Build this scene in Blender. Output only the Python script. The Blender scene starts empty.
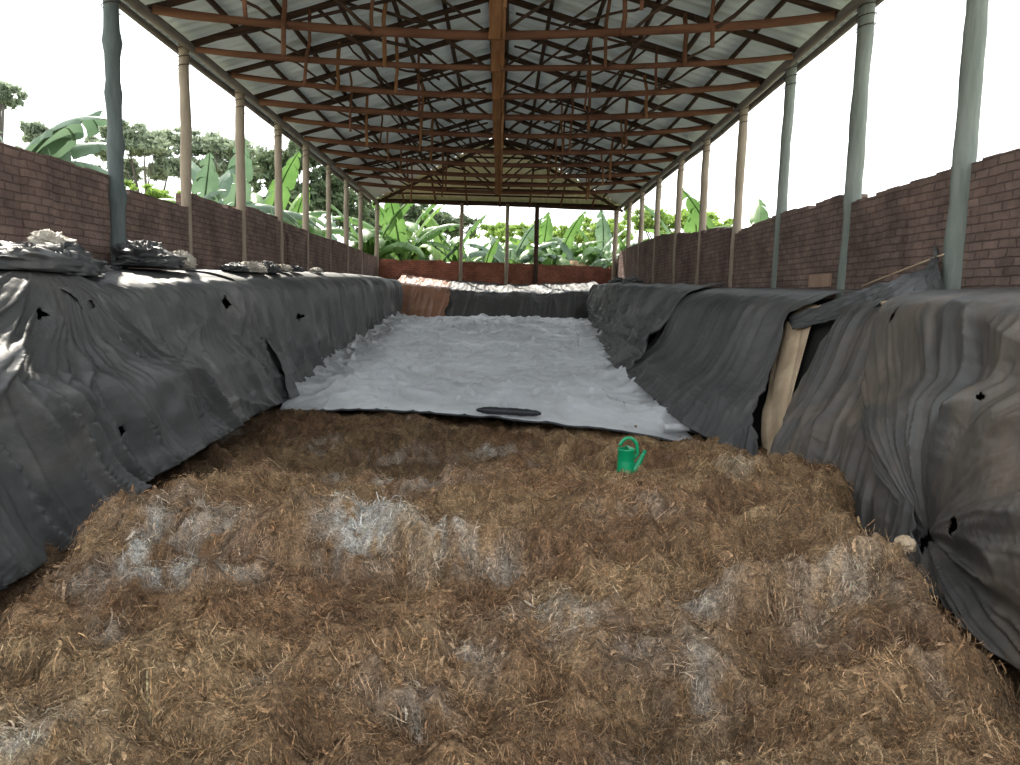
import bpy, math
import numpy as np
from mathutils import Matrix, Vector
sc = bpy.context.scene
COL = sc.collection
rng = np.random.default_rng(7)
EYE = 1.75            # eye height; every "h" below is a height relative to the eye
# ------------------------------------------------------------------ camera
F = 760.0
pitch, yaw, roll = math.radians(6.25), math.radians(0.93), math.radians(1.6)
fw = np.array([math.sin(yaw)*math.cos(pitch), math.cos(yaw)*math.cos(pitch), -math.sin(pitch)])
r0 = np.array([math.cos(yaw), -math.sin(yaw), 0.0])
u0 = np.cross(r0, fw)
rt = r0*math.cos(roll) + u0*math.sin(roll)
up = -r0*math.sin(roll) + u0*math.cos(roll)
cd = bpy.data.cameras.new('camera'); cam = bpy.data.objects.new('camera', cd); COL.objects.link(cam)
m = Matrix(((rt[0], up[0], -fw[0], 0), (rt[1], up[1], -fw[1], 0), (rt[2], up[2], -fw[2], EYE), (0, 0, 0, 1)))
cam.matrix_world = m
cd.sensor_fit = 'HORIZONTAL'; cd.sensor_width = 36; cd.lens = F/1020*36
cd.clip_start = 0.05; cd.clip_end = 600
sc.camera = cam
def at(px, py, Y=None, X=None):
    d = fw*F + rt*(px-510) - up*(py-382.5)
    k = Y/d[1] if Y is not None else X/d[0]
    p = d*k; p[2] += EYE
    return p
# ------------------------------------------------------------------ noise
def hsh(ix, iy, seed):
    n = (ix.astype(np.int64)*374761393 + iy.astype(np.int64)*668265263 + seed*974634777) & 0xffffffff
    n = ((n ^ (n >> 13))*1274126177) & 0xffffffff
    n = (n ^ (n >> 16)) & 0xffffff
    return n/float(0xffffff)
def vn(x, y, seed=0):
    x = np.asarray(x, float); y = np.asarray(y, float)
    x, y = np.broadcast_arrays(x, y)
    ix = np.floor(x); iy = np.floor(y); fx = x-ix; fy = y-iy
    fx = fx*fx*fx*(fx*(fx*6-15)+10); fy = fy*fy*fy*(fy*(fy*6-15)+10)
    a = hsh(ix, iy, seed); b = hsh(ix+1, iy, seed); c = hsh(ix, iy+1, seed); d = hsh(ix+1, iy+1, seed)
    return (a*(1-fx)+b*fx)*(1-fy) + (c*(1-fx)+d*fx)*fy
def fbm(x, y, seed=0, o=4):
    s = 0; a = 0.5
    for k in range(o):
        s = s + a*(vn(np.asarray(x)*2**k+k*17.3, np.asarray(y)*2**k+k*5.1, seed+k)-0.5); a *= 0.5
    return s
def ridge(x, y, seed=0):
    return 1-np.abs(2*vn(x, y, seed)-1)
def sst(a, b, x):
    t = np.clip((x-a)/(b-a), 0, 1); return t*t*(3-2*t)
# ------------------------------------------------------------------ object helpers
def link(o, parent=None):
    COL.objects.link(o)
    if parent is not None: o.parent = parent
    return o
def tag(o, label=None, cat=None, group=None, kind=None):
    if label: o['label'] = label
    if cat: o['category'] = cat
    if group: o['group'] = group
    if kind: o['kind'] = kind
    return o
def empty(name, loc=(0, 0, 0), rz=0):
    o = bpy.data.objects.new(name, None); o.location = loc; o.rotation_euler = (0, 0, rz)
    o.empty_display_size = 0.2
    return link(o)
def mesh(name, V, Fc, mats, parent=None, smooth=True, mi=None, cols=None):
    V = np.asarray(V, float).reshape(-1, 3); Fc = np.asarray(Fc, int)
    if parent is not None:
        q = parent
        while q is not None:
            V = V - np.array(q.location); q = q.parent
    me = bpy.data.meshes.new(name)
    n = Fc.shape[1]
    me.vertices.add(len(V)); me.vertices.foreach_set('co', V.ravel())
    me.loops.add(Fc.size); me.loops.foreach_set('vertex_index', Fc.ravel())
    me.polygons.add(len(Fc))
    me.polygons.foreach_set('loop_start', np.arange(0, Fc.size, n))
    me.polygons.foreach_set('loop_total', np.full(len(Fc), n))
    if mi is not None: me.polygons.foreach_set('material_index', np.asarray(mi, int))
    me.update(calc_edges=True); me.validate()
    me.polygons.foreach_set('use_smooth', np.full(len(me.polygons), bool(smooth)))
    if cols is not None:
        a = me.color_attributes.new('Col', 'FLOAT_COLOR', 'POINT')
        c4 = np.ones((len(V), 4)); c4[:, :3] = cols
        a.data.foreach_set('color', c4.ravel())
    for mt in (mats if isinstance(mats, (list, tuple)) else [mats]): me.materials.append(mt)
    return link(bpy.data.objects.new(name, me), parent)
class MB:
    """collects quads"""
    def __init__(s): s.V = []; s.F = []; s.n = 0
    def add(s, V, Fc):
        V = np.asarray(V, float).reshape(-1, 3); Fc = np.asarray(Fc, int)
        s.V.append(V); s.F.append(Fc+s.n); s.n += len(V)
    def tube(s, pts, rad, seg=8, rough=0.0, seed=0, flat=1.0, cap=True):
        pts = np.asarray(pts, float); N = len(pts)
        rad = np.broadcast_to(np.asarray(rad, float), (N,))
        T = np.gradient(pts, axis=0); T /= np.linalg.norm(T, axis=1)[:, None]+1e-9
        ref = np.array([0, 0, 1.0]) if abs(T[0][2]) < 0.8 else np.array([1.0, 0, 0])
        A = np.cross(T, ref); A /= np.linalg.norm(A, axis=1)[:, None]+1e-9
        B = np.cross(T, A)
        th = np.linspace(0, 2*math.pi, seg, endpoint=False)
        R = rad[:, None]*(1+rough*(vn(np.arange(N)[:, None]*0.7+seed*3.3, th[None, :]*1.3+seed, seed)-0.5)*2)
        V = pts[:, None, :] + R[..., None]*(np.cos(th)[None, :, None]*A[:, None, :] + flat*np.sin(th)[None, :, None]*B[:, None, :])
        V = V.reshape(-1, 3)
        i = np.arange(N-1)[:, None]; j = np.arange(seg)[None, :]; j2 = (j+1) % seg
        Fc = np.stack([i*seg+j, i*seg+j2, (i+1)*seg+j2, (i+1)*seg+j], -1).reshape(-1, 4)
        if cap:
            a = len(V); V = np.vstack([V, pts[0], pts[-1]])
            jj = np.arange(seg); j3 = (jj+1) % seg
            c0 = np.stack([np.full(seg, a), j3, jj, np.full(seg, a)], -1)
            # end caps built as thin quads around the centre
            h = seg//2
            c0 = [[a, (2*k+2) % seg, 2*k+1, 2*k] for k in range(h)]
            c1 = [[a+1, (N-1)*seg+2*k, (N-1)*seg+2*k+1, (N-1)*seg+(2*k+2) % seg] for k in range(h)]
            Fc = np.vstack([Fc, c0, c1])
        s.add(V, Fc)
    def box(s, lo, hi):
        x0, y0, z0 = lo; x1, y1, z1 = hi
        s.add([(x0, y0, z0), (x1, y0, z0), (x1, y1, z0), (x0, y1, z0), (x0, y0, z1), (x1, y0, z1), (x1, y1, z1), (x0, y1, z1)],
              [(0, 3, 2, 1), (4, 5, 6, 7), (0, 1, 5, 4), (1, 2, 6, 5), (2, 3, 7, 6), (3, 0, 4, 7)])
    def grid(s, G, close=False):
        a, b = G.shape[:2]
        i = np.arange(a-1)[:, None]; j = np.arange(b if close else b-1)[None, :]; j2 = (j+1) % b
        s.add(G.reshape(-1, 3), np.stack([i*b+j, (i+1)*b+j, (i+1)*b+j2, i*b+j2], -1).reshape(-1, 4))
    def build(s, name, mat, parent=None, smooth=True):
        return mesh(name, np.vstack(s.V), np.vstack(s.F), mat, parent, smooth)
def line(a, b, n=8, wob=0.0, seed=0, sag=0.0):
    t = np.linspace(0, 1, n)[:, None]
    p = np.array(a)[None]*(1-t)+np.array(b)[None]*t
    if wob:
        p[:, 0] += wob*fbm(t[:, 0]*3+seed*7.1, seed*1.7, 11)*2*1
        p[:, 1] += wob*fbm(t[:, 0]*3+seed*3.1, seed*2.7, 12)*2
        p[:, 2] += wob*fbm(t[:, 0]*3+seed*5.1, seed*3.7, 13)*2
    p[:, 2] -= sag*4*t[:, 0]*(1-t[:, 0])
    return p
# ------------------------------------------------------------------ materials
def nodes(name):
    mt = bpy.data.materials.new(name); mt.use_nodes = True
    nt = mt.node_tree; b = nt.nodes['Principled BSDF']
    return mt, nt, b
def ramp(nt, fac, stops):
    r = nt.nodes.new('ShaderNodeValToRGB'); el = r.color_ramp.elements
    while len(el) < len(stops): el.new(0.5)
    for e, (p, c) in zip(el, stops): e.position = p; e.color = (*c, 1)
    nt.links.new(fac, r.inputs[0]); return r.outputs[0]
def noise(nt, scale, detail=5, vec=None, rough=0.6, dist=0.0):
    n = nt.nodes.new('ShaderNodeTexNoise'); n.inputs['Scale'].default_value = scale
    n.inputs['Detail'].default_value = detail; n.inputs['Roughness'].default_value = rough
    n.inputs['Distortion'].default_value = dist
    if vec is not None: nt.links.new(vec, n.inputs['Vector'])
    return n.outputs['Fac']
def coords(nt, scale=(1, 1, 1), rot=(0, 0, 0)):
    g = nt.nodes.new('ShaderNodeTexCoord'); mp = nt.nodes.new('ShaderNodeMapping')
    mp.inputs['Scale'].default_value = scale; mp.inputs['Rotation'].default_value = rot
    nt.links.new(g.outputs['Object'], mp.inputs['Vector']); return mp.outputs[0]
def bump(nt, b, h, s, d=0.01):
    n = nt.nodes.new('ShaderNodeBump'); n.inputs['Strength'].default_value = s; n.inputs['Distance'].default_value = d
    nt.links.new(h, n.inputs['Height']); nt.links.new(n.outputs[0], b.inputs['Normal'])
def mix(nt, fac, a, bb, mode='MIX'):
    x = nt.nodes.new('ShaderNodeMix'); x.data_type = 'RGBA'; x.blend_type = mode
    if isinstance(fac, (int, float)): x.inputs[0].default_value = fac
    else: nt.links.new(fac, x.inputs[0])
    for i, v in ((6, a), (7, bb)):
        if isinstance(v, tuple): x.inputs[i].default_value = (*v, 1)
        else: nt.links.new(v, x.inputs[i])
    return x.outputs[2]
def simple(name, stops, scale=6, rough=0.85, vs=(1, 1, 1), bs=0.3, bscale=40, bd=0.005, spec=0.3, trans=0):
    mt, nt, b = nodes(name); v = coords(nt, vs)
    c = ramp(nt, noise(nt, scale, 6, v), stops)
    nt.links.new(c, b.inputs['Base Color']); b.inputs['Roughness'].default_value = rough
    b.inputs['Specular IOR Level'].default_value = spec
    if bs: bump(nt, b, noise(nt, bscale, 4, v), bs, bd)
    if trans:
        t = nt.nodes.new('ShaderNodeBsdfTranslucent'); nt.links.new(c, t.inputs['Color'])
        ms = nt.nodes.new('ShaderNodeMixShader'); ms.inputs[0].default_value = trans
        nt.links.new(b.outputs[0], ms.inputs[1]); nt.links.new(t.outputs[0], ms.inputs[2])
        nt.links.new(ms.outputs[0], nt.nodes['Material Output'].inputs['Surface'])
    return mt
M = {}
def tarp(name, dark, light, dust, dusty=0.5, rough=0.55):
    mt, nt, b = nodes(name); v = coords(nt)
    base = ramp(nt, noise(nt, 1.3, 7, v, 0.65), [(0.3, dark), (0.72, light)])
    dm = ramp(nt, noise(nt, 0.9, 9, coords(nt, (1, 1, 0.6)), 0.72, 0.6), [(dusty, (0, 0, 0)), (dusty+0.2, (1, 1, 1))])
    c = mix(nt, dm, base, dust)
    speck = ramp(nt, noise(nt, 55, 3, v), [(0.62, (0, 0, 0)), (0.7, (0.5, 0.5, 0.5))])
    c = mix(nt, speck, c, dust)
    nt.links.new(c, b.inputs['Base Color'])
    b.inputs['Roughness'].default_value = rough; b.inputs['Specular IOR Level'].default_value = 0.45
    bump(nt, b, noise(nt, 22, 6, v, 0.7), 0.22, 0.01)
    return mt
M['tarp'] = tarp('black_sheet', (0.035, 0.035, 0.036), (0.075, 0.075, 0.074), (0.125, 0.115, 0.105), 0.52)
M['tarp_grey'] = tarp('grey_sheet', (0.045, 0.046, 0.047), (0.09, 0.091, 0.09), (0.145, 0.14, 0.132), 0.48)
M['tarp_brown'] = tarp('dusty_brown_sheet', (0.035, 0.034, 0.032), (0.07, 0.066, 0.062), (0.12, 0.092, 0.07), 0.47)
M['rust_sheet'] = tarp('rust_sheet', (0.17, 0.075, 0.04), (0.27, 0.13, 0.08), (0.33, 0.2, 0.13), 0.5)
M['pale_dust'] = tarp('pale_dusty_sheet', (0.2, 0.17, 0.14), (0.42, 0.36, 0.3), (0.5, 0.42, 0.34), 0.4, 0.8)
M['lining'] = simple('lining', [(0.3, (0.006, 0.006, 0.006)), (0.7, (0.02, 0.018, 0.016))], 3, 0.9)
M['beige'] = simple('beige_lining', [(0.3, (0.36, 0.26, 0.17)), (0.7, (0.55, 0.43, 0.3))], 4, 0.8, bs=0.4, bscale=14, bd=0.02)
M['white'] = None
mt, nt, b = nodes('white_sheet'); v = coords(nt)
c = ramp(nt, noise(nt, 0.8, 8, v, 0.7), [(0.32, (0.36, 0.37, 0.385)), (0.6, (0.53, 0.545, 0.565))])
st = ramp(nt, noise(nt, 2.2, 9, coords(nt, (1, 0.5, 1), (0, 0, 0.5)), 0.75, 1.0), [(0.55, (0, 0, 0)), (0.75, (0.6, 0.6, 0.6))])
c = mix(nt, st, c, (0.25, 0.225, 0.2)); nt.links.new(c, b.inputs['Base Color'])
b.inputs['Roughness'].default_value = 0.42; bump(nt, b, noise(nt, 9, 8, v, 0.75, 0.5), 0.5, 0.03); M['white'] = mt
M['under'] = simple('black_film', [(0.3, (0.015, 0.016, 0.018)), (0.7, (0.04, 0.042, 0.045))], 8, 0.4, bs=0.5, bscale=25)
# wood
def wood(name, a, bcol, vs=(1, 1, 0.15), dk=(0.03, 0.02, 0.015)):
    mt, nt, b = nodes(name)
    c = ramp(nt, noise(nt, 9, 6, coords(nt, vs)), [(0.3, a), (0.7, bcol)])
    k = ramp(nt, noise(nt, 3, 5, coords(nt)), [(0.6, (0, 0, 0)), (0.78, (1, 1, 1))])
    c = mix(nt, k, c, dk); nt.links.new(c, b.inputs['Base Color'])
    b.inputs['Roughness'].default_value = 0.85; b.inputs['Specular IOR Level'].default_value = 0.2
    bump(nt, b, noise(nt, 25, 5, coords(nt, vs)), 0.6, 0.012)
    return mt
M['post_pale'] = wood('weathered_post', (0.20, 0.16, 0.12), (0.36, 0.30, 0.23), dk=(0.11, 0.08, 0.06))
M['post_green'] = wood('green_grey_post', (0.13, 0.15, 0.135), (0.24, 0.26, 0.23), dk=(0.08, 0.08, 0.07))
M['post_dark'] = wood('knobbly_bark', (0.06, 0.075, 0.075), (0.13, 0.15, 0.15))
M['tie'] = wood('red_brown_pole', (0.085, 0.036, 0.022), (0.18, 0.085, 0.05), (0.15, 1, 1), (0.06, 0.03, 0.02))
M['raft'] = wood('dark_rafter', (0.03, 0.018, 0.013), (0.07, 0.04, 0.028), (0.3, 1, 1), (0.02, 0.014, 0.01))
M['king'] = wood('orange_board', (0.16, 0.07, 0.032), (0.27, 0.135, 0.065), (3, 1, 0.2), (0.1, 0.045, 0.025))
M['plate'] = wood('grey_plate', (0.13, 0.11, 0.10), (0.25, 0.22, 0.2), (1, 0.15, 1))
# roof sheet
mt, nt, b = nodes('galvanised_sheet')
c = ramp(nt, noise(nt, 1.2, 6, coords(nt)), [(0.3, (0.62, 0.69, 0.75)), (0.7, (0.74, 0.80, 0.86))])
nt.links.new(c, b.inputs['Base Color']); b.inputs['Roughness'].default_value = 0.5; b.inputs['Metallic'].default_value = 0.05
M['roof'] = mt
M['roof_lit_cream'] = simple('lit_cream_sheet', [(0.3, (0.72, 0.70, 0.46)), (0.7, (0.82, 0.80, 0.58))], 1.5, 0.6, bs=0)  # reflected sunlight on the far sheets, put into their cream colour
# brick
def brick(name, rx, c1, c2, mor, pale=False):
    mt, nt, b = nodes(name)
    g = nt.nodes.new('ShaderNodeTexCoord'); sp = nt.nodes.new('ShaderNodeSeparateXYZ'); cb = nt.nodes.new('ShaderNodeCombineXYZ')
    nt.links.new(g.outputs['Object'], sp.inputs[0])
    add = nt.nodes.new('ShaderNodeMath'); add.operation = 'ADD'
    nt.links.new(sp.outputs[0], add.inputs[0]); nt.links.new(sp.outputs[1], add.inputs[1])
    nt.links.new(add.outputs[0], cb.inputs[0]); nt.links.new(sp.outputs[2], cb.inputs[1])
    # wobble the courses so the hand-made bricks look uneven
    wn = nt.nodes.new('ShaderNodeTexNoise'); wn.inputs['Scale'].default_value = 5.5; wn.inputs['Detail'].default_value = 6
    nt.links.new(g.outputs['Object'], wn.inputs['Vector'])
    vm = nt.nodes.new('ShaderNodeVectorMath'); vm.operation = 'MULTIPLY_ADD'
    nt.links.new(wn.outputs['Color'], vm.inputs[0]); vm.inputs[1].default_value = (0.16, 0.022, 0); nt.links.new(cb.outputs[0], vm.inputs[2])
    bk = nt.nodes.new('ShaderNodeTexBrick'); nt.links.new(vm.outputs[0], bk.inputs['Vector'])
    bk.inputs['Scale'].default_value = 1.0; bk.inputs['Brick Width'].default_value = 0.19; bk.inputs['Row Height'].default_value = 0.07
    bk.inputs['Mortar Size'].default_value = 0.010; bk.inputs['Mortar Smooth'].default_value = 0.8; bk.inputs['Bias'].default_value = 0.1
    bk.inputs['Color1'].default_value = (*c1, 1); bk.inputs['Color2'].default_value = (*c2, 1); bk.inputs['Mortar'].default_value = (*mor, 1)
    n1 = ramp(nt, noise(nt, 2.0, 8, coords(nt), 0.7), [(0.35, (0.55, 0.55, 0.55)), (0.7, (1.25, 1.2, 1.15))])
    c = mix(nt, 1.0, bk.outputs['Color'], n1, 'MULTIPLY')
    nt.links.new(c, b.inputs['Base Color']); b.inputs['Roughness'].default_value = 0.95; b.inputs['Specular IOR Level'].default_value = 0.1
    ma = nt.nodes.new('ShaderNodeMath'); ma.operation = 'MULTIPLY_ADD'; ma.inputs[1].default_value = -0.3
    nt.links.new(bk.outputs['Fac'], ma.inputs[0]); nz = noise(nt, 5, 7, coords(nt, (1, 1, 3.2)), 0.75); nt.links.new(nz, ma.inputs[2])
    bump(nt, b, ma.outputs[0], 0.8, 0.05)
    return mt
M['brick'] = brick('old_brick', 0, (0.27, 0.195, 0.172), (0.21, 0.15, 0.132), (0.15, 0.108, 0.096))
M['brick_red'] = brick('red_brick', 0, (0.36, 0.15, 0.10), (0.29, 0.12, 0.08), (0.19, 0.085, 0.065))
M['grass'] = simple('outside_grass', [(0.3, (0.16, 0.17, 0.10)), (0.7, (0.30, 0.29, 0.20))], 2, 0.95, bs=0.5, bscale=20)
M['soil'] = simple('soil', [(0.3, (0.06, 0.035, 0.022)), (0.7, (0.12, 0.075, 0.045))], 5, 0.95)
M['ban'] = simple('banana_leaf', [(0.3, (0.07, 0.15, 0.035)), (0.7, (0.15, 0.26, 0.075))], 1.2, 0.45, bs=0.15, trans=0.45, spec=0.5)
M['ban2'] = simple('banana_leaf_blue', [(0.3, (0.08, 0.14, 0.08)), (0.7, (0.17, 0.25, 0.15))], 1.2, 0.4, bs=0.15, trans=0.4, spec=0.5)
M['ban3'] = simple('young_banana_leaf', [(0.3, (0.14, 0.26, 0.05)), (0.7, (0.22, 0.34, 0.08))], 1.2, 0.4, bs=0.1, trans=0.5)
M['dry'] = simple('dry_leaf', [(0.3, (0.20, 0.13, 0.07)), (0.7, (0.36, 0.26, 0.15))], 3, 0.9, trans=0.2)
M['bstem'] = simple('banana_stem', [(0.3, (0.12, 0.11, 0.05)), (0.7, (0.28, 0.25, 0.12))], 4, 0.7, (1, 1, 0.2))
M['leaf'] = simple('hazy_tree_leaf', [(0.3, (0.20, 0.25, 0.17)), (0.7, (0.32, 0.37, 0.26))], 0.6, 0.7, bs=0, trans=0.4)  # distance haze put into the leaf colour: paler, greyer green
M['leaf2'] = simple('bright_leaf', [(0.3, (0.16, 0.26, 0.05)), (0.7, (0.30, 0.42, 0.10))], 0.9, 0.6, bs=0, trans=0.45)
M['leaf_dark'] = simple('dark_tree_leaf', [(0.3, (0.06, 0.09, 0.045)), (0.7, (0.13, 0.17, 0.09))], 0.6, 0.7, bs=0, trans=0.3)
M['bark'] = simple('tree_bark', [(0.3, (0.07, 0.06, 0.05)), (0.7, (0.16, 0.14, 0.12))], 5, 0.9, (1, 1, 0.3))
M['can'] = simple('green_plastic', [(0.3, (0.0, 0.23, 0.09)), (0.7, (0.0, 0.28, 0.115))], 3, 0.35, bs=0.05, spec=0.5)
# straw takes its own colour from the attribute (each stalk has its own)
mt, nt, b = nodes('straw'); at_ = nt.nodes.new('ShaderNodeVertexColor'); at_.layer_name = 'Col'
c = mix(nt, 1.0, at_.outputs['Color'], ramp(nt, noise(nt, 70, 6, coords(nt, (1, 1.7, 1), (0, 0, .4)), .8, .8), [(0.34, (0.24, 0.21, 0.19)), (0.48, (0.9, 0.9, 0.9)), (0.62, (1.9, 1.88, 1.8))]), 'MULTIPLY')
c = mix(nt, 1.0, c, ramp(nt, noise(nt, 9, 5, coords(nt), .7), [(0.3, (0.7, 0.62, 0.55)), (0.7, (1.3, 1.3, 1.3))]), 'MULTIPLY')
nt.links.new(c, b.inputs['Base Color']); b.inputs['Roughness'].default_value = 0.8; b.inputs['Specular IOR Level'].default_value = 0.2
bump(nt, b, noise(nt, 70, 7, coords(nt, (1, 1.7, 1), (0, 0, .4)), 0.8, .8), 1.0, 0.03); M['straw'] = mt
# ------------------------------------------------------------------ ground outside and under the beds
mb = MB(); mb.grid(np.array([[(x, y, -0.35) for y in (-40, 200)] for x in (-120, 120)], float))
tag(mb.build('ground', M['grass']), kind='structure')
XL, XR, YB = -4.0, 3.75, 24.85       # inner faces of the walls
def E(h): return EYE+h
# ------------------------------------------------------------------ walls
def wall(name, mat, path, hfun, thick, out, pilasters=()):
    """path: start / end in plan of the inner face; hfun(s) top height; out: unit outward direction; crumbly stepped top"""
    (x0, y0), (x1, y1) = path; L = math.hypot(x1-x0, y1-y0); d = np.array([(x1-x0)/L, (y1-y0)/L]); n = int(L/0.21)
    mb = MB(); s = np.linspace(0, L, n+1)
    rs = np.random.default_rng(abs(hash(name)) % 1000 if False else len(name)*31)
    tops = []
    for i in range(n):
        sm = (s[i]+s[i+1])/2; t = hfun(sm) + rs.uniform(-0.012, 0.012)
        if rs.random() < 0.07: t -= rs.uniform(0.03, 0.07)
        tops.append(t)
    o = np.array(out)
    for i in range(n):
        a = np.array([x0, y0])+d*s[i]; b_ = np.array([x0, y0])+d*s[i+1]
        j = rs.uniform(-0.0008, 0.0008)
        zb, zt = -0.35, E(tops[i])
        q = []
        for z in (zb, zt):
            for p in (a+o*j, b_+o*j, b_+o*thick, a+o*thick): q.append((*p, z))
        mb.add(q, [(0, 3, 2, 1), (4, 5, 6, 7), (0, 1, 5, 4), (2, 3, 7, 6)] + [(1, 2, 6, 5), (3, 0, 4, 7)])
    for (sp, w, dep, hh) in pilasters:
        a = np.array([x0, y0])+d*(sp-w/2); b_ = np.array([x0, y0])+d*(sp+w/2); q = []
        for z in (-0.35, E(hh)):
            for p in (a-o*dep, b_-o*dep, b_+o*0.02, a+o*0.02): q.append((*p, z))
        mb.add(q, [(0, 3, 2, 1), (4, 5, 6, 7), (0, 1, 5, 4), (1, 2, 6, 5), (2, 3, 7, 6), (3, 0, 4, 7)])
    return tag(mb.build(name, mat, smooth=False), kind='structure')
def hl(s):
    Y = s+1.0
    ks = [8.05, 10.0, 12.2, 14.15, 16.1, 18.2, 20, 22]; hs = [1.14, 1.05, 1.24, 1.34, 1.29, 1.27, 1.29, 1.27, 1.24]
    return hs[int(np.searchsorted(ks, Y))]
def hr(s):
    Y = s+1.0
    return float(np.interp(Y, [1, 5.4, 6.3, 8.3, 8.5, 10.4, 12.1, 13.6, 15.5, 16.4, 18, 22, 24.3, 24.9], [1.15, 1.18, 1.2, 1.13, 1.25, 1.25, 1.18, 1.36, 1.4, 1.5, 1.6, 1.62, 1.6, 1.3]))
wall('wall_left', M['brick'], ((XL, 1.0), (XL, YB+0.2)), hl, 0.22, (-1, 0), [(s_, 0.38, 0.035, 1.1) for s_ in (5.7, 13.6)])
wall('wall_right', M['brick'], ((XR, 1.0), (XR, YB+0.2)), hr, 0.22, (1, 0), [(s_, 0.38, 0.035, 1.15) for s_ in (6.3, 11.7)])
wall('wall_back', M['brick_red'], ((XL, YB), (XR, YB)), lambda s: 1.19-0.008*s, 0.22, (0, 1))
# rendered patch on the right wall
p = at(820, 281, X=XR-0.012); mb = MB()
mb.box((XR-0.025, p[1]-0.28, p[2]-0.07), (XR+0.02, p[1]+0.3, p[2]+0.08))
tag(mb.build('trim_1', simple('mud_render', [(0.3, (0.26, 0.17, 0.12)), (0.7, (0.34, 0.23, 0.17))], 6, 0.95), smooth=False), kind='structure')
# ------------------------------------------------------------------ roof
XC, YH = -0.13, 20.8
def roofh(X, Y):
    X = np.asarray(X, float); Y = np.asarray(Y, float)
    side = 3.04 + 0.31*(3.9-np.abs(X-XC))
    hip = 3.04 + 0.31*(3.9-np.maximum(Y-YH, -9)*0.93)
    r = np.clip((X-XC)/3.9, 0, 1.1)*np.interp(Y, [6, 8, 15, 25], [0.24, 0.22, 0.05, 0.02])
    return np.minimum(side, hip) + r - 0.09*np.clip((Y-16)/9, 0, 1)
RY0, RY1, OV = 3.0, 25.12, 4.15
def sheet_roof(side):
    ys = np.arange(RY0, RY1+0.001, 0.05); k = np.arange(len(ys)) % 4
    rib = np.where((k == 0) | (k == 1), 0.028, 0.0)
    G = np.zeros((len(ys), 13, 3))
    for i, Y in enumerate(ys):
        ov = OV if side > 0 or not (6.8 < Y < 7.5) else 3.72  # unseen notch added to the left eave, lets a sun patch onto the bank
        inner = XC if Y < YH else XC+side*(Y-YH)/(RY1-YH)*OV
        xs = np.linspace(XC+side*ov, inner, 13)
        G[i, :, 0] = xs; G[i, :, 1] = Y; G[i, :, 2] = E(roofh(xs, Y))+0.14+rib[i]
    mb = MB(); mb.grid(G)
    return mb.build('roof_left' if side < 0 else 'roof_right', M['roof'], smooth=False)
for sd in (-1, 1): tag(sheet_roof(sd), kind='structure')
xs = np.arange(XC-OV, XC+OV+0.001, 0.05); G = np.zeros((len(xs), 10, 3))
for i, X in enumerate(xs):
    y0 = YH+abs(X-XC)/OV*(RY1-YH); yy = np.linspace(RY1, y0, 10)
    G[i, :, 0] = X; G[i, :, 1] = yy; G[i, :, 2] = E(roofh(np.full(10, X), yy))+0.14+(0.028 if i % 4 < 2 else 0)
mb = MB(); mb.grid(G); tag(mb.build('roof_back', M['roof_lit_cream'], smooth=False), kind='structure')
# ------------------------------------------------------------------ posts
ordn = ['first', 'second', 'third', 'fourth', 'fifth', 'sixth', 'seventh', 'eighth', 'ninth', 'tenth', 'eleventh', 'twelfth', 'thirteenth', 'fourteenth', 'fifteenth']
def post(px, X, Y, r, mat, label, group, seed, ztop=None, z0=None, knob=0.0):
    z1 = E(float(roofh(X, Y)))+0.02 if ztop is None else ztop
    z0 = 1.7 if z0 is None else z0
    n = 26; pts = line((0, 0, z0), (0, 0, z1), n, 0.018, seed); pts[:, 0] += 0; pts -= np.array([pts[0, 0], pts[0, 1], 0])
    rad = np.linspace(r*1.05, r*0.95, n)*(1+0.10*fbm(np.arange(n)*0.5, seed, 3)*2)
    if knob:
        for kk in range(4, n-1, 4): rad[kk] *= 1+knob
    mb = MB(); mb.tube(pts+np.array([X, Y, 0]), rad, 12, 0.09, seed)
    t = empty('support_post', (X, Y, z0)); tag(t, label, 'post', group)
    sh = mb.build('shaft', mat, t)
    # wire binding where the pole meets the plate
    w = MB(); th = np.linspace(0, 6*math.pi, 60); top = pts[-3]+np.array([X, Y, 0])
    w.tube(np.stack([top[0]+np.cos(th)*(r+0.012), top[1]+np.sin(th)*(r+0.012), top[2]+th/60-0.1], 1), 0.005, 4, 0, 0, cap=False)
    w.build('wire_binding', M['raft'], t)
lx = [112, 189, 243, 281, 308, 332, 348.5, 362]
for i, px in enumerate(lx):
    Y = [8.01, 9.97, 12.02, 14.08, 16.0, 18.15, 20.16, 22.19][i]
    lab = 'knobbly dark grey-green roof post, nearest the camera on the left wall' if i == 0 else \
          '%s pale wooden roof post from the camera along the left brick wall' % ordn[i]
    post(px, XL-0.045+(.085 if i == 0 else 0), Y, [0.075, 0.065, 0.072, 0.07, 0.068, 0.06, 0.066, 0.065][i], M['post_dark'] if i == 0 else M['post_pale'], lab,
         'roof posts along the left wall', i+1, knob=0.22 if i == 0 else 0.0)
for i, Y in enumerate([6.27, 8.37, 10.45, 12.42, 14.55, 16.54, 18.8, 20.96, 22.95]):
    post(0, XR+(-0.03 if i == 0 else .035), Y, [0.085, 0.085, 0.07, 0.07, 0.07, 0.066, 0.068, 0.065, 0.065][i], M['post_green'] if i < 3 else M['post_pale'],
         '%s wooden roof post from the camera along the right brick wall' % ordn[i], 'roof posts along the right wall', i+21)
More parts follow.
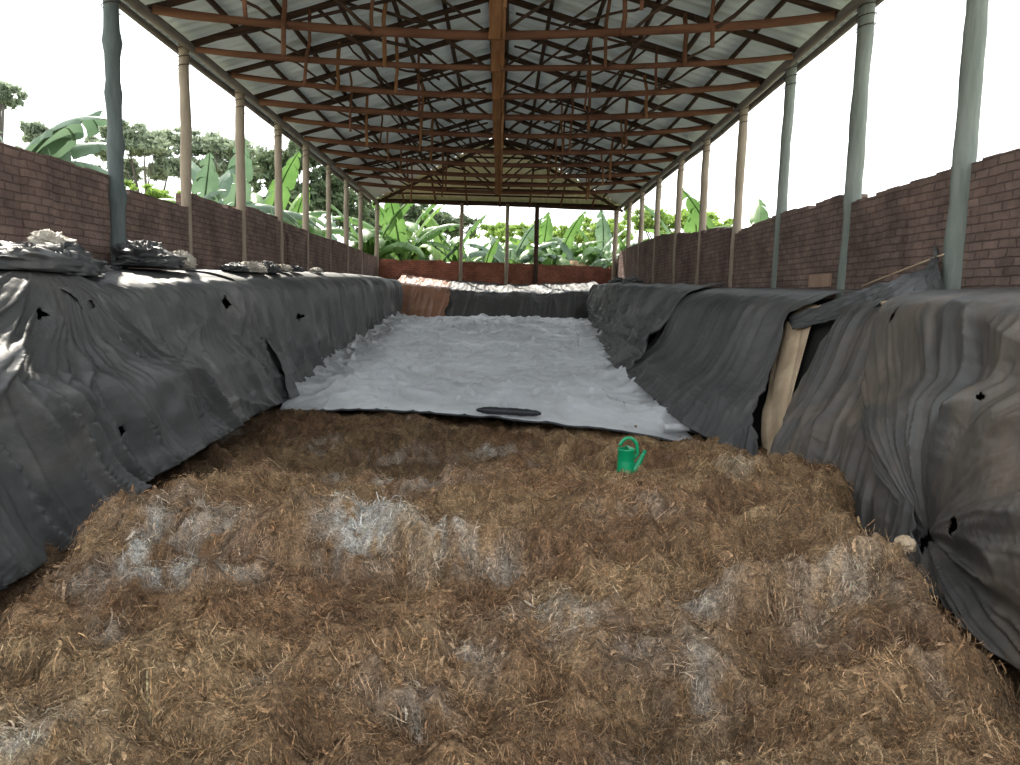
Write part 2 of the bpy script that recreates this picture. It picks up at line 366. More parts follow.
for i, (px, lab) in enumerate([(377, 'corner roof post where the left and back brick walls meet'), (461, 'roof post on the back wall, left of its middle'),
                               (507, 'roof post at the middle of the back brick wall'), (536, 'dark roof post just right of the middle of the back wall'),
                               (615, 'corner roof post where the right and back brick walls meet')]):
    X = at(px, 250, Y=24.75)[0]
    post(px, X, 24.76, [0.066, 0.06, 0.06, 0.075, 0.075][i], M['raft'] if i == 3 else M['post_pale'], lab, 'roof posts along the back wall', i+41,
         z0=1.55, ztop=E(3.0))
# ------------------------------------------------------------------ wall plates, ridge, purlins
def longpole(name, X, dz, y0, y1, r, mat, label, cat, group=None, seed=0, n=40):
    ys = np.linspace(y0, y1, n); w = 0.03
    pts = np.stack([X+w*2*fbm(ys*0.4, seed, 5), ys, E(roofh(np.full(n, X), ys))+dz+w*fbm(ys*0.5, seed+9, 6)], 1)
    mb = MB(); mb.tube(pts, r*(1+0.25*fbm(ys*0.8, seed, 7)), 8, 0.12, seed)
    return tag(mb.build(name, mat), label, cat, group)
longpole('wall_plate', XL+0.03, -0.03, RY0, 24.8, 0.055, M['plate'], 'grey pole laid along the tops of the left row of posts', 'beam', None, 1)
longpole('wall_plate', XR-0.03, -0.03, RY0, 24.8, 0.055, M['plate'], 'grey pole laid along the tops of the right row of posts', 'beam', None, 2)
longpole('eave_board', XC-OV+0.05, 0.09, RY0, RY1-0.05, 0.045, M['plate'], 'rough pole under the outer edge of the left eave', 'beam', None, 3)
longpole('eave_board', XC+OV-0.05, 0.09, RY0, RY1-0.05, 0.045, M['plate'], 'rough pole under the outer edge of the right eave', 'beam', None, 4)
for sd in (-1, 1):
    for k, d in enumerate((0.12, 0.75, 1.4, 2.05, 2.7, 3.3)):
        longpole('purlin', XC+sd*d, 0.095, RY0, min(YH+d*(RY1-YH)/OV, 24.9), 0.033, M['raft'],
                 '%s dark purlin down from the ridge under the %s roof slope' % (ordn[k], 'left' if sd < 0 else 'right'), 'purlin',
                 'purlins under the %s roof slope' % ('left' if sd < 0 else 'right'), 60+k+sd*7)
# ------------------------------------------------------------------ trusses
def hc(Y): return float(np.interp(Y, [7, 10, 14, 20], [2.92, 2.9, 2.86, 2.82]))
def truss(Y, i):
    rs = np.random.default_rng(100+i); odd = i % 2
    base = empty('roof_truss', (XC, Y, E(3.05)))
    tag(base, '%s roof truss of rough poles counted from the camera' % ordn[i], 'roof truss', 'roof trusses')
    xl, xr = XL+0.12, XR-0.12; he = (3.05 if odd else 3.0)-0.07*max(0, (Y-15)/9)
    hL = he; hR = he+float(np.interp(Y, [8, 15], [.2, .04]))
    def P(x, h, dy=0): return (x, Y+dy, E(h))
    n = 20; t = np.linspace(0, 1, n); xs_ = xl+(xr-xl)*t
    c = hc(Y) - (hL+hR)/2
    hh = hL+(hR-hL)*t + c*np.sin(np.pi*t)**0.8 + 0.02*fbm(t*5, i, 9)
    pts = np.stack([xs_, Y+0.04*fbm(t*4, i+3, 8)*2, E(hh)], 1)
    mb = MB(); mb.tube(pts, rs.uniform(0.036, 0.05)*(1+0.3*fbm(t*6, i, 10)), 8, 0.14, i); mb.build('tie_beam', M['tie'], base)
    def tieh(x): return float(np.interp(x, xs_, hh))
    def rh(x): return float(roofh(x, Y))+0.01
    for sd in (-1, 1):
        xe = xl-0.1 if sd < 0 else xr+0.1
        xx = np.linspace(xe, XC, 14)
        pts = np.stack([xx, np.full(14, Y+0.07)+0.03*fbm(xx, i+sd, 14), E(roofh(xx, Y)+0.02+0.03*fbm(xx*1.2, i+sd*3, 15))], 1)
        mb = MB(); mb.tube(pts, rs.uniform(0.036, 0.05), 8, 0.14, i+7*sd); mb.build('rafter', M['raft'], base)
        # lower doubled rafter
        x2 = np.linspace(XC+sd*3.5, XC+sd*0.25, 10)
        drop = rs.uniform(0.12, 0.28)
        if (i+sd) % 3 == 0: continue_lower = False
        else: continue_lower = True
        pts = np.stack([x2, np.full(10, Y-0.05), E(roofh(x2, Y)-drop*np.linspace(0.2, 1.0, 10))], 1)
        if continue_lower:
            mb = MB(); mb.tube(pts, rs.uniform(0.018, 0.028), 6, 0.15, i+9*sd); mb.build('lower_rafter', M['raft'], base)
        q1, q2 = 1.35+rs.uniform(-.12, .12), 2.35+rs.uniform(-.12, .12)
        for q in (q1, q2):
            x = XC+sd*q; mb = MB(); ext = rs.choice([0.0, 0.0, 0.18, 0.3])
            mb.tube(line(P(x+rs.uniform(-.05, .05), tieh(x)-0.05-ext, -0.07), P(x, rh(x), 0.02), 6, 0.04, i+q), rs.uniform(0.018, 0.03), 6, 0.12, i)
            mb.build('hanger', M['king'] if rs.random() < .45 else M['tie'], base)
        webs = [((0.1, 0), (q1, 1)), ((q1, 0), (q2-0.1, 1)), ((q2, 0), (3.0, 1)), ((0.9, 0.5), (1.9, 1))]
        for k, ((a, ta), (bb, tb)) in enumerate(webs):
            xa, xb = XC+sd*a, XC+sd*bb
            mb = MB(); ha = tieh(xa)+ta*(rh(xa)-tieh(xa)); dy = rs.choice([-0.06, 0.05])
            mb.tube(line(P(xa, ha, dy), P(xb, rh(xb)-0.02, dy), 7, 0.05, i*5+k), rs.uniform(0.015, 0.026), 6, 0.15, i*5+k)
            mb.build('brace', M['raft'], base)
        for k in range(3):
            x = XC+sd*(0.75+k*0.97)+rs.uniform(-.1, .1)
            mb = MB(); mb.tube(line(P(x-.14, float(roofh(x-.14, Y))+0.0, .02), P(x+.14, float(roofh(x+.14, Y))-0.0, .02), 4, 0.0, k), 0.042, 6, 0.3, i+k)
            mb.build('cleat', M['raft'], base)
    mb = MB(); w = rs.uniform(0.055, 0.085)
    k0, k1 = hc(Y)-0.07, float(roofh(XC, Y))-0.02
    zs = np.linspace(k0, k1, 12); G = []
    for z in zs:
        e = 0.012*(vn(z*6, i, 3)-0.5)
        G.append([(XC-w+e, Y-0.075, E(z)), (XC-0.01, Y-0.088, E(z)), (XC+w+e, Y-0.075, E(z)), (XC+w+e, Y-0.02, E(z)), (XC-w+e, Y-0.02, E(z))])
    mb.grid(np.array(G), close=True); mb.build('king_post', M['king'], base, smooth=False)
    mb = MB(); mb.tube(line(P(XC+w+0.03, hc(Y)-0.3*rs.random(), -0.09), P(XC+w+0.02, k1-0.1, -0.09), 6, 0.03, i), 0.02, 6, 0.1, i)
    mb.build('side_strip', M['king'], base)
TY = [7.6, 8.8, 9.97, 11.25, 12.48, 13.8, 15.25, 16.65, 18.05, 19.4, 20.7]
for i, Y in enumerate(TY): truss(Y, i)
# hip end framing
hipf = empty('hip_frame', (XC, 24.9, E(2.95))); tag(hipf, 'framing of battens and poles under the cream-lit sheets at the far roof end', 'roof frame')
for k, f in enumerate((0.03, 0.16, 0.27, 0.38, 0.5, 0.62, 0.74, 0.86)):
    Y = 25.0-(25.0-YH)*f; w = OV*(1-f)-0.1
    xx = np.linspace(XC-w, XC+w, 14); mb = MB()
    mb.tube(np.stack([xx, np.full(14, Y), E(roofh(xx, np.full(14, Y)))+0.06], 1), 0.03 if k else 0.06, 6, 0.1, k); mb.build('batten', M['raft'], hipf)
for k, x in enumerate((-3, -2, -1.0, 0.05, 1.0, 2, 3)):
    y1 = YH+abs(x)*0.98+0.1; yy = np.linspace(24.95, y1, 8); mb = MB()
    mb.tube(np.stack([np.full(8, XC+x), yy, E(roofh(np.full(8, XC+x), yy))], 1), 0.032, 6, 0.1, k); mb.build('jack_rafter', M['tie'], hipf)
for sd in (-1, 1):
    t_ = np.linspace(0, 1, 12); xx = XC+sd*(OV-0.15)*t_; yy = YH+(24.95-YH)*t_; mb = MB()
    mb.tube(np.stack([xx, yy, E(roofh(xx, yy))-0.01], 1), 0.05, 8, 0.1, sd+3); mb.build('hip_rafter', M['raft'], hipf)
mb = MB(); mb.tube(line((XL+.05, 24.76, E(2.99)), (XR-.05, 24.76, E(2.97)), 20, 0.04, 3), 0.06, 8, 0.1, 5)
mb.build('eave_beam', M['raft'], hipf)
# ------------------------------------------------------------------ side banks: cross sections
# rows: Y, then (X,h) at wall, crest, step back, step front, foot
LP = np.array([
 [2.0, -3.93, .10, -3.15, .04, -2.98, -.55, -2.77, -.60, -2.48, -1.60],
 [4.2, -3.93, .10, -3.15, .05, -2.98, -.53, -2.8, -.58, -2.52, -1.60],
 [5.2, -3.93, .12, -3.12, .055, -2.98, -.57, -2.83, -.62, -2.58, -1.47],
 [6.1, -3.93, .13, -3.12, .06, -3.00, -.60, -2.85, -.65, -2.6, -1.42],
 [8.1, -3.93, .20, -3.12, .12, -3.00, -.66, -2.9, -.73, -2.65, -1.38],
 [9.7, -3.93, .26, -3.12, .16, -2.98, -.74, -2.92, -.80, -2.7, -1.42],
 [13., -3.93, .36, -3.12, .28, -3.02, -.92, -3.0, -1.0, -2.93, -1.24],
 [16., -3.93, .44, -3.14, .36, -3.10, -.85, -3.1, -.95, -3.08, -1.10],
 [19., -3.93, .50, -3.14, .43, -3.10, -.70, -3.13, -.80, -3.13, -1.0],
 [24.6, -3.93, .55, -3.1, .50, -3.08, -.40, -3.05, -.5, -3.03, -.75]])
RP = np.array([
 [1.5, 3.68, .16, 3.10, .10, 2.95, -.58, 2.68, -.64, 2.56, -1.75],
 [3.4, 3.68, .16, 3.10, .10, 2.95, -.58, 2.68, -.64, 2.56, -1.75],
 [4.5, 3.68, .15, 3.08, .10, 2.92, -.60, 2.68, -.68, 2.56, -1.62],
 [5.4, 3.68, .15, 3.06, .10, 2.82, -.70, 2.68, -.78, 2.5, -1.50],
 [6.6, 3.68, .15, 3.05, .105, 2.75, -.82, 2.66, -.90, 2.4, -1.46],
 [8.1, 3.68, .18, 3.04, .13, 2.70, -.85, 2.56, -.95, 2.16, -1.42],
 [9.9, 3.68, .22, 3.03, .17, 2.65, -.85, 2.48, -.95, 1.99, -1.2],
 [12., 3.68, .26, 3.02, .20, 2.62, -.75, 2.46, -.85, 2.0, -1.15],
 [15., 3.68, .32, 3.00, .27, 2.65, -.55, 2.56, -.65, 2.24, -.95],
 [20., 3.68, .44, 2.92, .40, 2.75, -.30, 2.76, -.40, 2.7, -.72],
 [24.6, 3.68, .50, 2.92, .46, 2.75, -.25, 2.76, -.35, 2.74, -.65]])
TB = np.array([0, .20, .48, .57, 1.0])
def bank(prof, Y, t):
    """Y, t arrays of equal shape -> points; corners rounded by averaging in t"""
    Y = np.asarray(Y, float); t = np.asarray(t, float)
    cx = np.stack([np.interp(Y, prof[:, 0], prof[:, 1+2*k]) for k in range(5)], -1)
    ch = np.stack([np.interp(Y, prof[:, 0], prof[:, 2+2*k]) for k in range(5)], -1)
    X = 0; H = 0; W = np.array([-.09, -.06, -.03, 0, .03, .06, .09]); 
    for w in W:
        tt = np.clip(t+w, 0, 1); i = np.clip(np.searchsorted(TB, tt.ravel(), side='right').reshape(tt.shape)-1, 0, 3)
        f = (tt-TB[i])/(TB[i+1]-TB[i])
        a = np.take_along_axis(cx, i[..., None], -1)[..., 0]; b_ = np.take_along_axis(cx, i[..., None]+1, -1)[..., 0]
        c_ = np.take_along_axis(ch, i[..., None], -1)[..., 0]; d_ = np.take_along_axis(ch, i[..., None]+1, -1)[..., 0]
        X = X+a*(1-f)+b_*f; H = H+c_*(1-f)+d_*f
    return np.stack([X/len(W), Y, E(H/len(W))], -1)
def normals(P, flip):
    du = np.gradient(P, axis=0); dv = np.gradient(P, axis=1)
    n = np.cross(du, dv); n /= np.linalg.norm(n, axis=-1)[..., None]+1e-9
    return n*flip
def solid_bank(name, prof, inset, flip):
    y = np.linspace(prof[0, 0], 24.7, 60); t = np.linspace(0, 1, 40)
    Yg, Tg = np.meshgrid(y, t, indexing='ij'); P = bank(prof, Yg, Tg); P = P-normals(P, flip)*inset
    base = P[:, -1:, :].copy(); base[..., 2] = -0.3; P = np.concatenate([P, base], 1)
    mb = MB(); mb.grid(P); return tag(mb.build(name, M['lining']), kind='structure')
solid_bank('bank_left', LP, 0.07, -1); solid_bank('bank_right', RP, 0.07, 1)
def sheet(name, prof, flip, ynear, yfar, disp, mat, label, group, n=(300, 170), off=0.0, holes=(), t0=0.0, t1=1.0, thick=0.008, edgewave=0.05, seed=0, foot=None):
    """ynear(t), yfar(t): the two side edges of the sheet; disp(Y,t,s) fold height along the normal"""
    u = np.linspace(0, 1, n[0]); t = np.linspace(t0, t1, n[1])
    U, T = np.meshgrid(u, t, indexing='ij')
    a = ynear(T)+edgewave*fbm(T*5, seed, 21)*2; b_ = yfar(T)+edgewave*fbm(T*5, seed+5, 22)*2
    Y = a+(b_-a)*U
    P = bank(prof, Y, T); N = normals(P, flip)
    N = N/np.linalg.norm(N, axis=-1)[..., None]
    fx = np.array([0.9 if prof[0, 1] < 0 else -0.9, 0.0, 0.45]); N = N*0.25+fx; N = N/np.linalg.norm(N, axis=-1)[..., None]
    D = disp(Y, T)
    P = P+N*(D+off)[..., None]
    if foot: P = foot(P, Y, T)
    i = np.arange(n[0]-1)[:, None]; j = np.arange(n[1]-1)[None, :]; b2 = n[1]
    Fc = np.stack([i*b2+j, (i+1)*b2+j, (i+1)*b2+j+1, i*b2+j+1], -1).reshape(-1, 4)
    Yc = (Y[:-1, :-1]+Y[1:, 1:]).ravel()/2; Tc = (T[:-1, :-1]+T[1:, 1:]).ravel()/2
    keep = np.ones(len(Fc), bool)
    for (hy, ht, ry, rt_, ang) in holes:
        dy = (Yc-hy)/ry; dt = (Tc-ht)/rt_; c_, s_ = math.cos(ang), math.sin(ang)
        q = (np.abs(dy*c_+dt*s_)+np.abs(-dy*s_+dt*c_)*1.0 + 0.5*(vn(Yc*23, Tc*60, 5)-0.5))
        keep &= q > 1
    Fc = Fc[keep]
    if flip < 0: Fc = Fc[:, ::-1]
    o = mesh(name, P.reshape(-1, 3), Fc, mat)
    md = o.modifiers.new('thickness', 'SOLIDIFY'); md.thickness = thick; md.offset = -1
    return tag(o, label, 'plastic sheet', group)
def prn(w, s, seed):  # natural pleats: high frequency across w, slow change along s
    return (0.5*ridge(w*1.1, s*0.55, seed)**2.2 + 0.34*ridge(w*2.6+3, s*0.7, seed+1)**2.6 + 0.14*ridge(w*6.0, s*0.9, seed+2)**2.4+0.04*ridge(w*13, s*1.5, seed+4)**2)
def cr(Y, t, seed, a=0.02):  # crumple
    return a*(ridge(Y*3+fbm(Y*2, t*3, seed)*2, t*7, seed)**2 + 0.6*ridge(Y*8, t*16+fbm(Y*3, t*5, seed+2)*3, seed+1)**2+0.3*ridge(Y*17, t*34, seed+3)**2)
def topfade(t, a=0.18, b_=0.3): return sst(a, b_, t)
# ---- left sheets
def dL1(Y, t):
    gy, gt = 5.45, 0.15
    # fan of folds leaving the gathered point on the crest
    ang = np.arctan2((Y-gy)*1.0, (t-gt)*2.6+0.06); rr = np.hypot(Y-gy, (t-gt)*2.6)
    fan = prn(ang*4.2+0.3*fbm(Y*2, t*4, 3), rr*1.1, 31)*np.clip(rr*0.5, 0.15, 1.0)
    lean = prn((Y-0.9*(t-0.5))*1.9+0.5*fbm(Y, t*2, 8), t*2.2, 41)
    k = sst(0.50, 0.66, t)
    up_ = fan*sst(0.12, 0.24, t)*sst(3.3, 4.2, Y)
    d = 0.30*up_*(1-k)+0.34*lean*k + 0.06*ridge(Y*1.1, t*2, 77)*(1-k)+cr(Y, t, 91, 0.006)
    return d + 0.05*sst(0.85, 1, t)*ridge(Y*5, t*4, 55)
sheet('black_plastic_sheet', LP, -1, lambda t: 2.1+0*t, lambda t: np.interp(t, [0, .2, .57, .8, 1], [5.45, 5.72, 6.6, 6.95, 7.05]), dL1, M['tarp'],
      'nearest dark sheet on the left bank, fanned folds from a gathered crest', 'sheets over the left bank', (330, 200), 0.05, seed=1,
      holes=[(4.9, .33, .05, .022, .4), (4.55, .26, .04, .012, .2), (5.6, .30, .045, .014, .5), (4.75, .72, .05, .012, 0), (5.25, .78, .05, .02, .3), (4.9, .55, .03, .01, 0)])
def dL2(Y, t):
    lean = Y-0.7*np.maximum(t-0.25, 0)*sst(7.2, 8.6, Y)-0.5*np.maximum(t-.2, 0)
    d = 0.23*prn(lean*2.0+0.4*fbm(Y*1.3, t*3, 12), t*2.0, 61)*topfade(t, .15, .28)
    sw = np.exp(-((Y-8.5-1.2*(t-.3))/0.35)**2)*0.12*topfade(t)
    swag = 0.05*ridge(t*6+1.4*np.cos((Y-7.6)*1.6), Y*0.4, 68)**2*sst(.3, .5, t)
    return d+sw*prn(Y*5, t*2, 66)*1.2+swag+cr(Y, t, 92, 0.007)
sheet('black_plastic_sheet', LP, -1, lambda t: np.interp(t, [0, .2, .57, 1], [5.2, 5.2, 6.1, 6.5]), lambda t: np.interp(t, [0, .2, .57, 1], [9.6, 9.8, 9.7, 9.4]), dL2, M['tarp_grey'],
      'middle dark grey sheet of the left bank with a square hole near its top', 'sheets over the left bank', (260, 180), 0.02, seed=2,
      holes=[(8.15, .31, .12, .035, .25), (7.3, .52, .06, .01, .1), (8.9, .40, .04, .014, .3), (9.05, .47, .05, .012, .3)])
def dL3(Y, t):
    d = 0.25*prn((Y-0.35*t)*1.25+0.3*fbm(Y, t*3, 13), t*1.6, 71)*topfade(t, .14, .26)
    d2 = 0.10*ridge(Y*1.9, t*1.2, 75)**1.5*topfade(t, .14, .26)*sst(13, 17, Y)
    return d+d2+cr(Y*.8, t, 93, 0.010)
sheet('black_plastic_sheet', LP, -1, lambda t: np.interp(t, [0, .2, .57, 1], [9.0, 9.2, 9.3, 9.2]), lambda t: 22.0+0*t, dL3, M['tarp_grey'],
      'far grey sheet of the left bank, pleated beside the white cover', 'sheets over the left bank', (420, 110), 0.045, seed=3,
      holes=[(11.3, .36, .09, .012, .1), (10.2, .45, .06, .02, .3)])
# ---- right sheets
def dR1(Y, t):
    gy, gt = 4.38, 0.86
    ang = np.arctan2((Y-gy), (gt-t)*2.6); rr = np.hypot(Y-gy, (gt-t)*2.6)
    rad = prn(ang*2.0+0.3*fbm(Y*2, t*3, 4), rr*0.8, 131)*np.clip(rr*1.2, 0.0, 1.0)*np.exp(-rr*0.55)
    big = 0.16*ridge((Y+1.5*t)*0.75, t*1.2, 136)**2
    pinch = -0.05*np.exp(-(rr/0.22)**2)
    return (0.36*rad+big+0.05*np.exp(-((t-.52)/.06)**2)*sst(5.4, 4.4, Y)+0.02*prn((Y+.7*t)*2, t*2, 139))*topfade(t, .12, .3)+pinch+cr(Y, t, 94, 0.006)
sheet('black_plastic_sheet', RP, 1, lambda t: 1.9+0*t, lambda t: np.interp(t, [0, .2, .4, .57, .8, .9, 1], [5.7, 5.85, 5.6, 5.35, 4.75, 4.5, 4.5]), dR1, M['tarp_brown'],
      'nearest dark sheet on the right bank, folds pinched together at its foot', 'sheets over the right bank', (330, 200), 0.055, seed=4,
      holes=[(5.42, .27, .03, .05, 0), (4.35, .88, .07, .04, .3), (3.95, .80, .06, .035, .2), (4.05, .50, .018, .010, .3)])
def dR2(Y, t):
    return 0.13*prn((Y+0.15*t)*2.7+0.3*fbm(Y*1.5, t*3, 14), t*1.2, 141)*topfade(t, .12, .3)+cr(Y, t, 95, 0.008)
sheet('black_plastic_sheet', RP, 1, lambda t: np.interp(t, [0, .2, .57, .8, 1], [5.4, 5.4, 5.1, 4.5, 4.1]),
      lambda t: np.interp(t, [0, .2, .26, .45, .6, .8, 1], [6.9, 6.75, 6.55, 6.72, 6.66, 6.5, 6.38]), dR2, M['tarp_brown'],
      'narrow pleated sheet on the right bank between the beige gap and the pinched sheet', 'sheets over the right bank', (200, 180), 0.025, seed=5, edgewave=0.02)
def dR3(Y, t):
    lean = Y+0.25*np.maximum(t-.2, 0)
    d = 0.21*prn(lean*1.7+0.3*fbm(Y, t*2, 15), t*1.1, 151)*topfade(t, .12, .3)
    return d+0.10*ridge(lean*1.3, t, 156)**3*topfade(t, .14, .3)+cr(Y, t, 96, 0.009)
sheet('black_plastic_sheet', RP, 1, lambda t: np.interp(t, [0, .2, .26, .45, .57, .8, 1], [7.3, 7.35, 7.65, 7.4, 7.1, 6.75, 6.42]), lambda t: np.interp(t, [0, .2, 1], [12.5, 12.6, 12.0]), dR3, M['tarp'],
      'long grey sheet on the right bank with steep folds, left of the beige gap', 'sheets over the right bank', (330, 180), 0.035, seed=6, edgewave=0.02)
def dR4(Y, t):
    d = 0.28*prn(Y*1.0+0.35*fbm(Y, t*3, 16)*2, t*1.7, 161)*topfade(t, .12, .26)
    return d+0.06*ridge(t*7+Y*.5, Y*.4, 166)**2+cr(Y*.8, t, 97, 0.03)
sheet('black_plastic_sheet', RP, 1, lambda t: np.interp(t, [0, .2, 1], [11.8, 11.9, 11.6]), lambda t: 22.3+0*t, dR4, M['tarp_grey'],
      'far crumpled grey sheet on the right bank beside the white cover', 'sheets over the right bank', (380, 130), 0.06, seed=7)
# beige lining in the gap
yy = np.linspace(6.2, 7.9, 60); tt = np.linspace(.2, .99, 60); U, T = np.meshgrid(np.linspace(0, 1, 40), tt, indexing='ij')
ya = np.interp(T, [.2, .26, .45, .6, .8, 1], [7.28, 7.22, 7.02, 6.80, 6.56, 6.38]); yb = np.interp(T, [.2, .26, .45, .57, .8, 1], [7.65, 7.9, 7.65, 7.36, 7.0, 6.62])
Y = ya+(yb-ya)*U; P = bank(RP, Y, T); P = P+normals(P, 1)*(0.0-0.03*ridge(U*3+T*2, T*3, 3))[..., None]
mb = MB(); mb.grid(P[:, ::-1]); o = mb.build('beige_lining_cloth', M['beige']); o.modifiers.new('thickness', 'SOLIDIFY').thickness = 0.006
tag(o, 'strip of beige cloth showing in the long gap between two right-hand sheets', 'cloth')
# ------------------------------------------------------------------ back bank and its sheets
def backh(X): return 0.27+0.16*((X-0.0)/3.0)**2
def backP(X, t):
    X = np.asarray(X, float); top = backh(X)
    Yv = np.interp(t, [0, .3, 1], [24.75, 22.6, 21.7]); H = np.where(t < .3, top+0.06*(1-t/.3)*0, top-.14+(t-.3)/.7*(-0.78-top+.14))
    H = np.where(t < .3, top+.16-(t/.3)*.30, H)
    return np.stack([X, Yv, E(H)], -1)
def backsheet(x0, x1, mat, label, seed, off, ed=0.15):
    U, T = np.meshgrid(np.linspace(0, 1, 220), np.linspace(0, 1, 90), indexing='ij')
    a = x0+ed*fbm(T*4, seed, 5)*2; b_ = x1+ed*fbm(T*4, seed+3, 5)*2; X = a+(b_-a)*U
    P = backP(X, T)
    D = 0.22*prn((X+0.3*T)*1.2, T*1.5, seed+200)*sst(.22, .45, T)+cr(X*.9, T, seed+99, 0.05)*sst(.6, .2, T)+off
    P[..., 1] -= D*np.clip((T-.2)/.3, 0, 1); P[..., 2] += D*np.clip(1-(T-.2)/.3, 0, 1)+0.04*fbm(X*2, T*3, seed)*(T < 2)
    mb = MB(); mb.grid(P); o = mb.build('plastic_sheet', mat); md = o.modifiers.new('thickness', 'SOLIDIFY'); md.thickness = .01; md.offset = 1
    return tag(o, label, 'plastic sheet', 'sheets over the back bank')
U, T = np.meshgrid(np.linspace(-3.3, 3.2, 60), np.linspace(0, 1, 30), indexing='ij'); P = backP(U, T); P[..., 1] += .06; P[..., 2] -= .06
mb = MB(); mb.grid(P); tag(mb.build('bank_back', M['lining']), kind='structure')
mtb = tarp('black_sheet_with_pale_dust', (0.03, 0.03, 0.03), (0.06, 0.06, 0.058), (0.4, 0.33, 0.26), 0.62, 0.6)
backsheet(-1.75, 3.0, mtb, 'black sheet with a pale dusty crest across the back bank', 3, 0.02)
backsheet(-3.15, -1.55, M['rust_sheet'], 'rust-brown sheet at the left end of the back bank', 5, 0.06)
# ------------------------------------------------------------------ white cover
def gh(X, Y):   # ground under the cover
    return -1.42+(Y-9)/12.2*0.76 - 0.10*np.exp(-((Y-8.5)/1.2)**2)*0 + 0.05*np.cos(X*0.8)
a_ = np.linspace(0, 1, 300); b2_ = np.linspace(0, 1, 360)
U, V_ = np.meshgrid(a_, b2_, indexing='ij')     # U across, V near->far
xn = np.interp(U, [0, 1], [-2.68, 2.12]); yn = np.interp(U, [0, .28, .47, .62, .82, 1], [9.05, 9.0, 8.72, 8.5, 8.2, 7.85])
xf_l = np.interp(V_, [0, .3, .5, .75, 1], [-2.62, -2.85, -3.02, -3.05, -2.75]); xf_r = np.interp(V_, [0, .1, .25, .5, .8, 1], [2.12, 2.0, 1.92, 2.1, 2.45, 2.62])
X = xf_l+(xf_r-xf_l)*U; Y = yn+(21.75-yn)*V_
X = X+0.06*fbm(V_*14, U*0, 3)*2*(np.abs(U-.5) > .4); Y = Y + 0.05*fbm(U*9, 0, 9)*(1-V_)*2
H = gh(X, Y)+0.035
diag1 = ridge(X*0.9+Y*0.30+fbm(X, Y*.5, 7), Y*0.22-X*.1, 301)**5
diag2 = ridge(X*0.8-Y*0.25+fbm(X*.8, Y*.5, 8), Y*0.2+X*.15, 304)**5
H += 0.045*diag1+0.04*diag2 + 0.02*ridge(X*1.3, Y*1.4+fbm(X, Y, 2)*2, 311)**2+0.012*ridge(X*4, Y*3.2, 312)**2+0.03*fbm(X*.7, Y*.5, 313, 3)*2
def crease(fx, fy, ang, seed, p=7):
    c_, s_ = math.cos(ang), math.sin(ang); a1 = X*c_+Y*s_; b1 = -X*s_+Y*c_
    return ridge(a1*fx+.7*fbm(X*.9, Y*.9, seed+9), b1*fy, seed)**p
H += .06*crease(1.0, .25, .75, 351, 18)+.06*crease(1.2, .25, -.45, 352, 18)+.05*crease(1.7, .3, 1.3, 353, 18)+.045*crease(1.1, .35, .7, 341)+.045*crease(1.3, .3, -.5, 342)+.03*crease(2.4, .5, .2, 343)+.03*crease(2.6, .6, 1.1, 344)+.03*crease(4.5, 1.1, -.9, 345, 5)+.012*crease(7, 2, .4, 346, 4)+.012*crease(8, 2, 1.5, 347, 4)
calm = sst(0, .10, V_)*(1-sst(.94, 1, V_)); H = (gh(X, Y)+.045)*(1-calm)+H*calm
edge = np.minimum(U, 1-U)
H += 0.10*np.exp(-edge/0.035)*(0.4+ridge(Y*2.2, X, 320)**1.5)*sst(0, .05, V_)
H += 0.02*ridge(U*22, V_*2, 330)**2*np.exp(-V_/.04)
Gw = np.stack([X, Y, E(H)], -1)
edge_pts = Gw[:, 0].copy()
mb = MB(); mb.grid(Gw); o = mb.build('white_ground_cover', [M['white'], M['under']])
md = o.modifiers.new('thickness', 'SOLIDIFY'); md.thickness = 0.012; md.offset = -1; md.material_offset = 1; md.material_offset_rim = 1
tag(o, 'large creased white plastic cover spread over the far bed', 'plastic sheet')
mb = MB(); mb.tube(np.stack([edge_pts[:, 0], edge_pts[:, 1]-0.015+0.02*fbm(edge_pts[:, 0]*2, 0, 4), edge_pts[:, 2]-0.012], 1)[::6], 0.012, 8, 0.3, 3)
o2 = mb.build('black_hem', M['under'], o)
# folded black flap, pipe, scrap
p0 = at(476, 421, Y=8.72); p1 = at(541, 422, Y=8.62)
n = 40; t = np.linspace(0, 1, n); c0 = p0[None]*(1-t[:, None])+p1[None]*t[:, None]; c0[:, 2] = EYE+gh(c0[:, 0], c0[:, 1])+0.105
mb = MB(); mb.tube(c0, 0.055*(1-.75*np.abs(2*t-1)**6)*(1+.35*fbm(t*5, 0, 2)), 14, 0.10, 4, .8)
tag(mb.build('rolled_black_film', M['under']), 'black rolled strip of film lying on the near edge of the white cover', 'plastic film')
p0 = at(664, 428, Y=8.1); p1 = at(690, 427, Y=8.05)
t = np.linspace(0, 1, 14)[:, None]; c0 = p0*(1-t)+p1*t
mb = MB(); mb.tube(c0, 0.045, 14, 0.1, 4); o = mb.build('rolled_sheet_end', M['white'])
mb = MB(); q = p1-p0; mb.tube(np.array([p1-q*.02, p1+q*.15, p1+q*.5+np.array([0, 0, -.05]), p1+q*.62+np.array([0, -.05, -.16])]), [.052, .055, .045, .02], 12, .2, 5); mb.build('black_end', M['under'], o)
tag(o, 'short white roll with a black end at the right corner of the white cover', 'roll')
c_ = at(515, 330, Y=19.8); mb = MB(); c_[2] = E(float(gh(c_[0], 19.8)))+.09
mb.tube(line(c_-np.array([.2, 0, 0]), c_+np.array([.2, .1, 0]), 10, .1, 3), .045, 8, .5, 6, .6)
tag(mb.build('black_film_scrap', M['under']), 'small black scrap of film near the far edge of the white cover', 'plastic film')
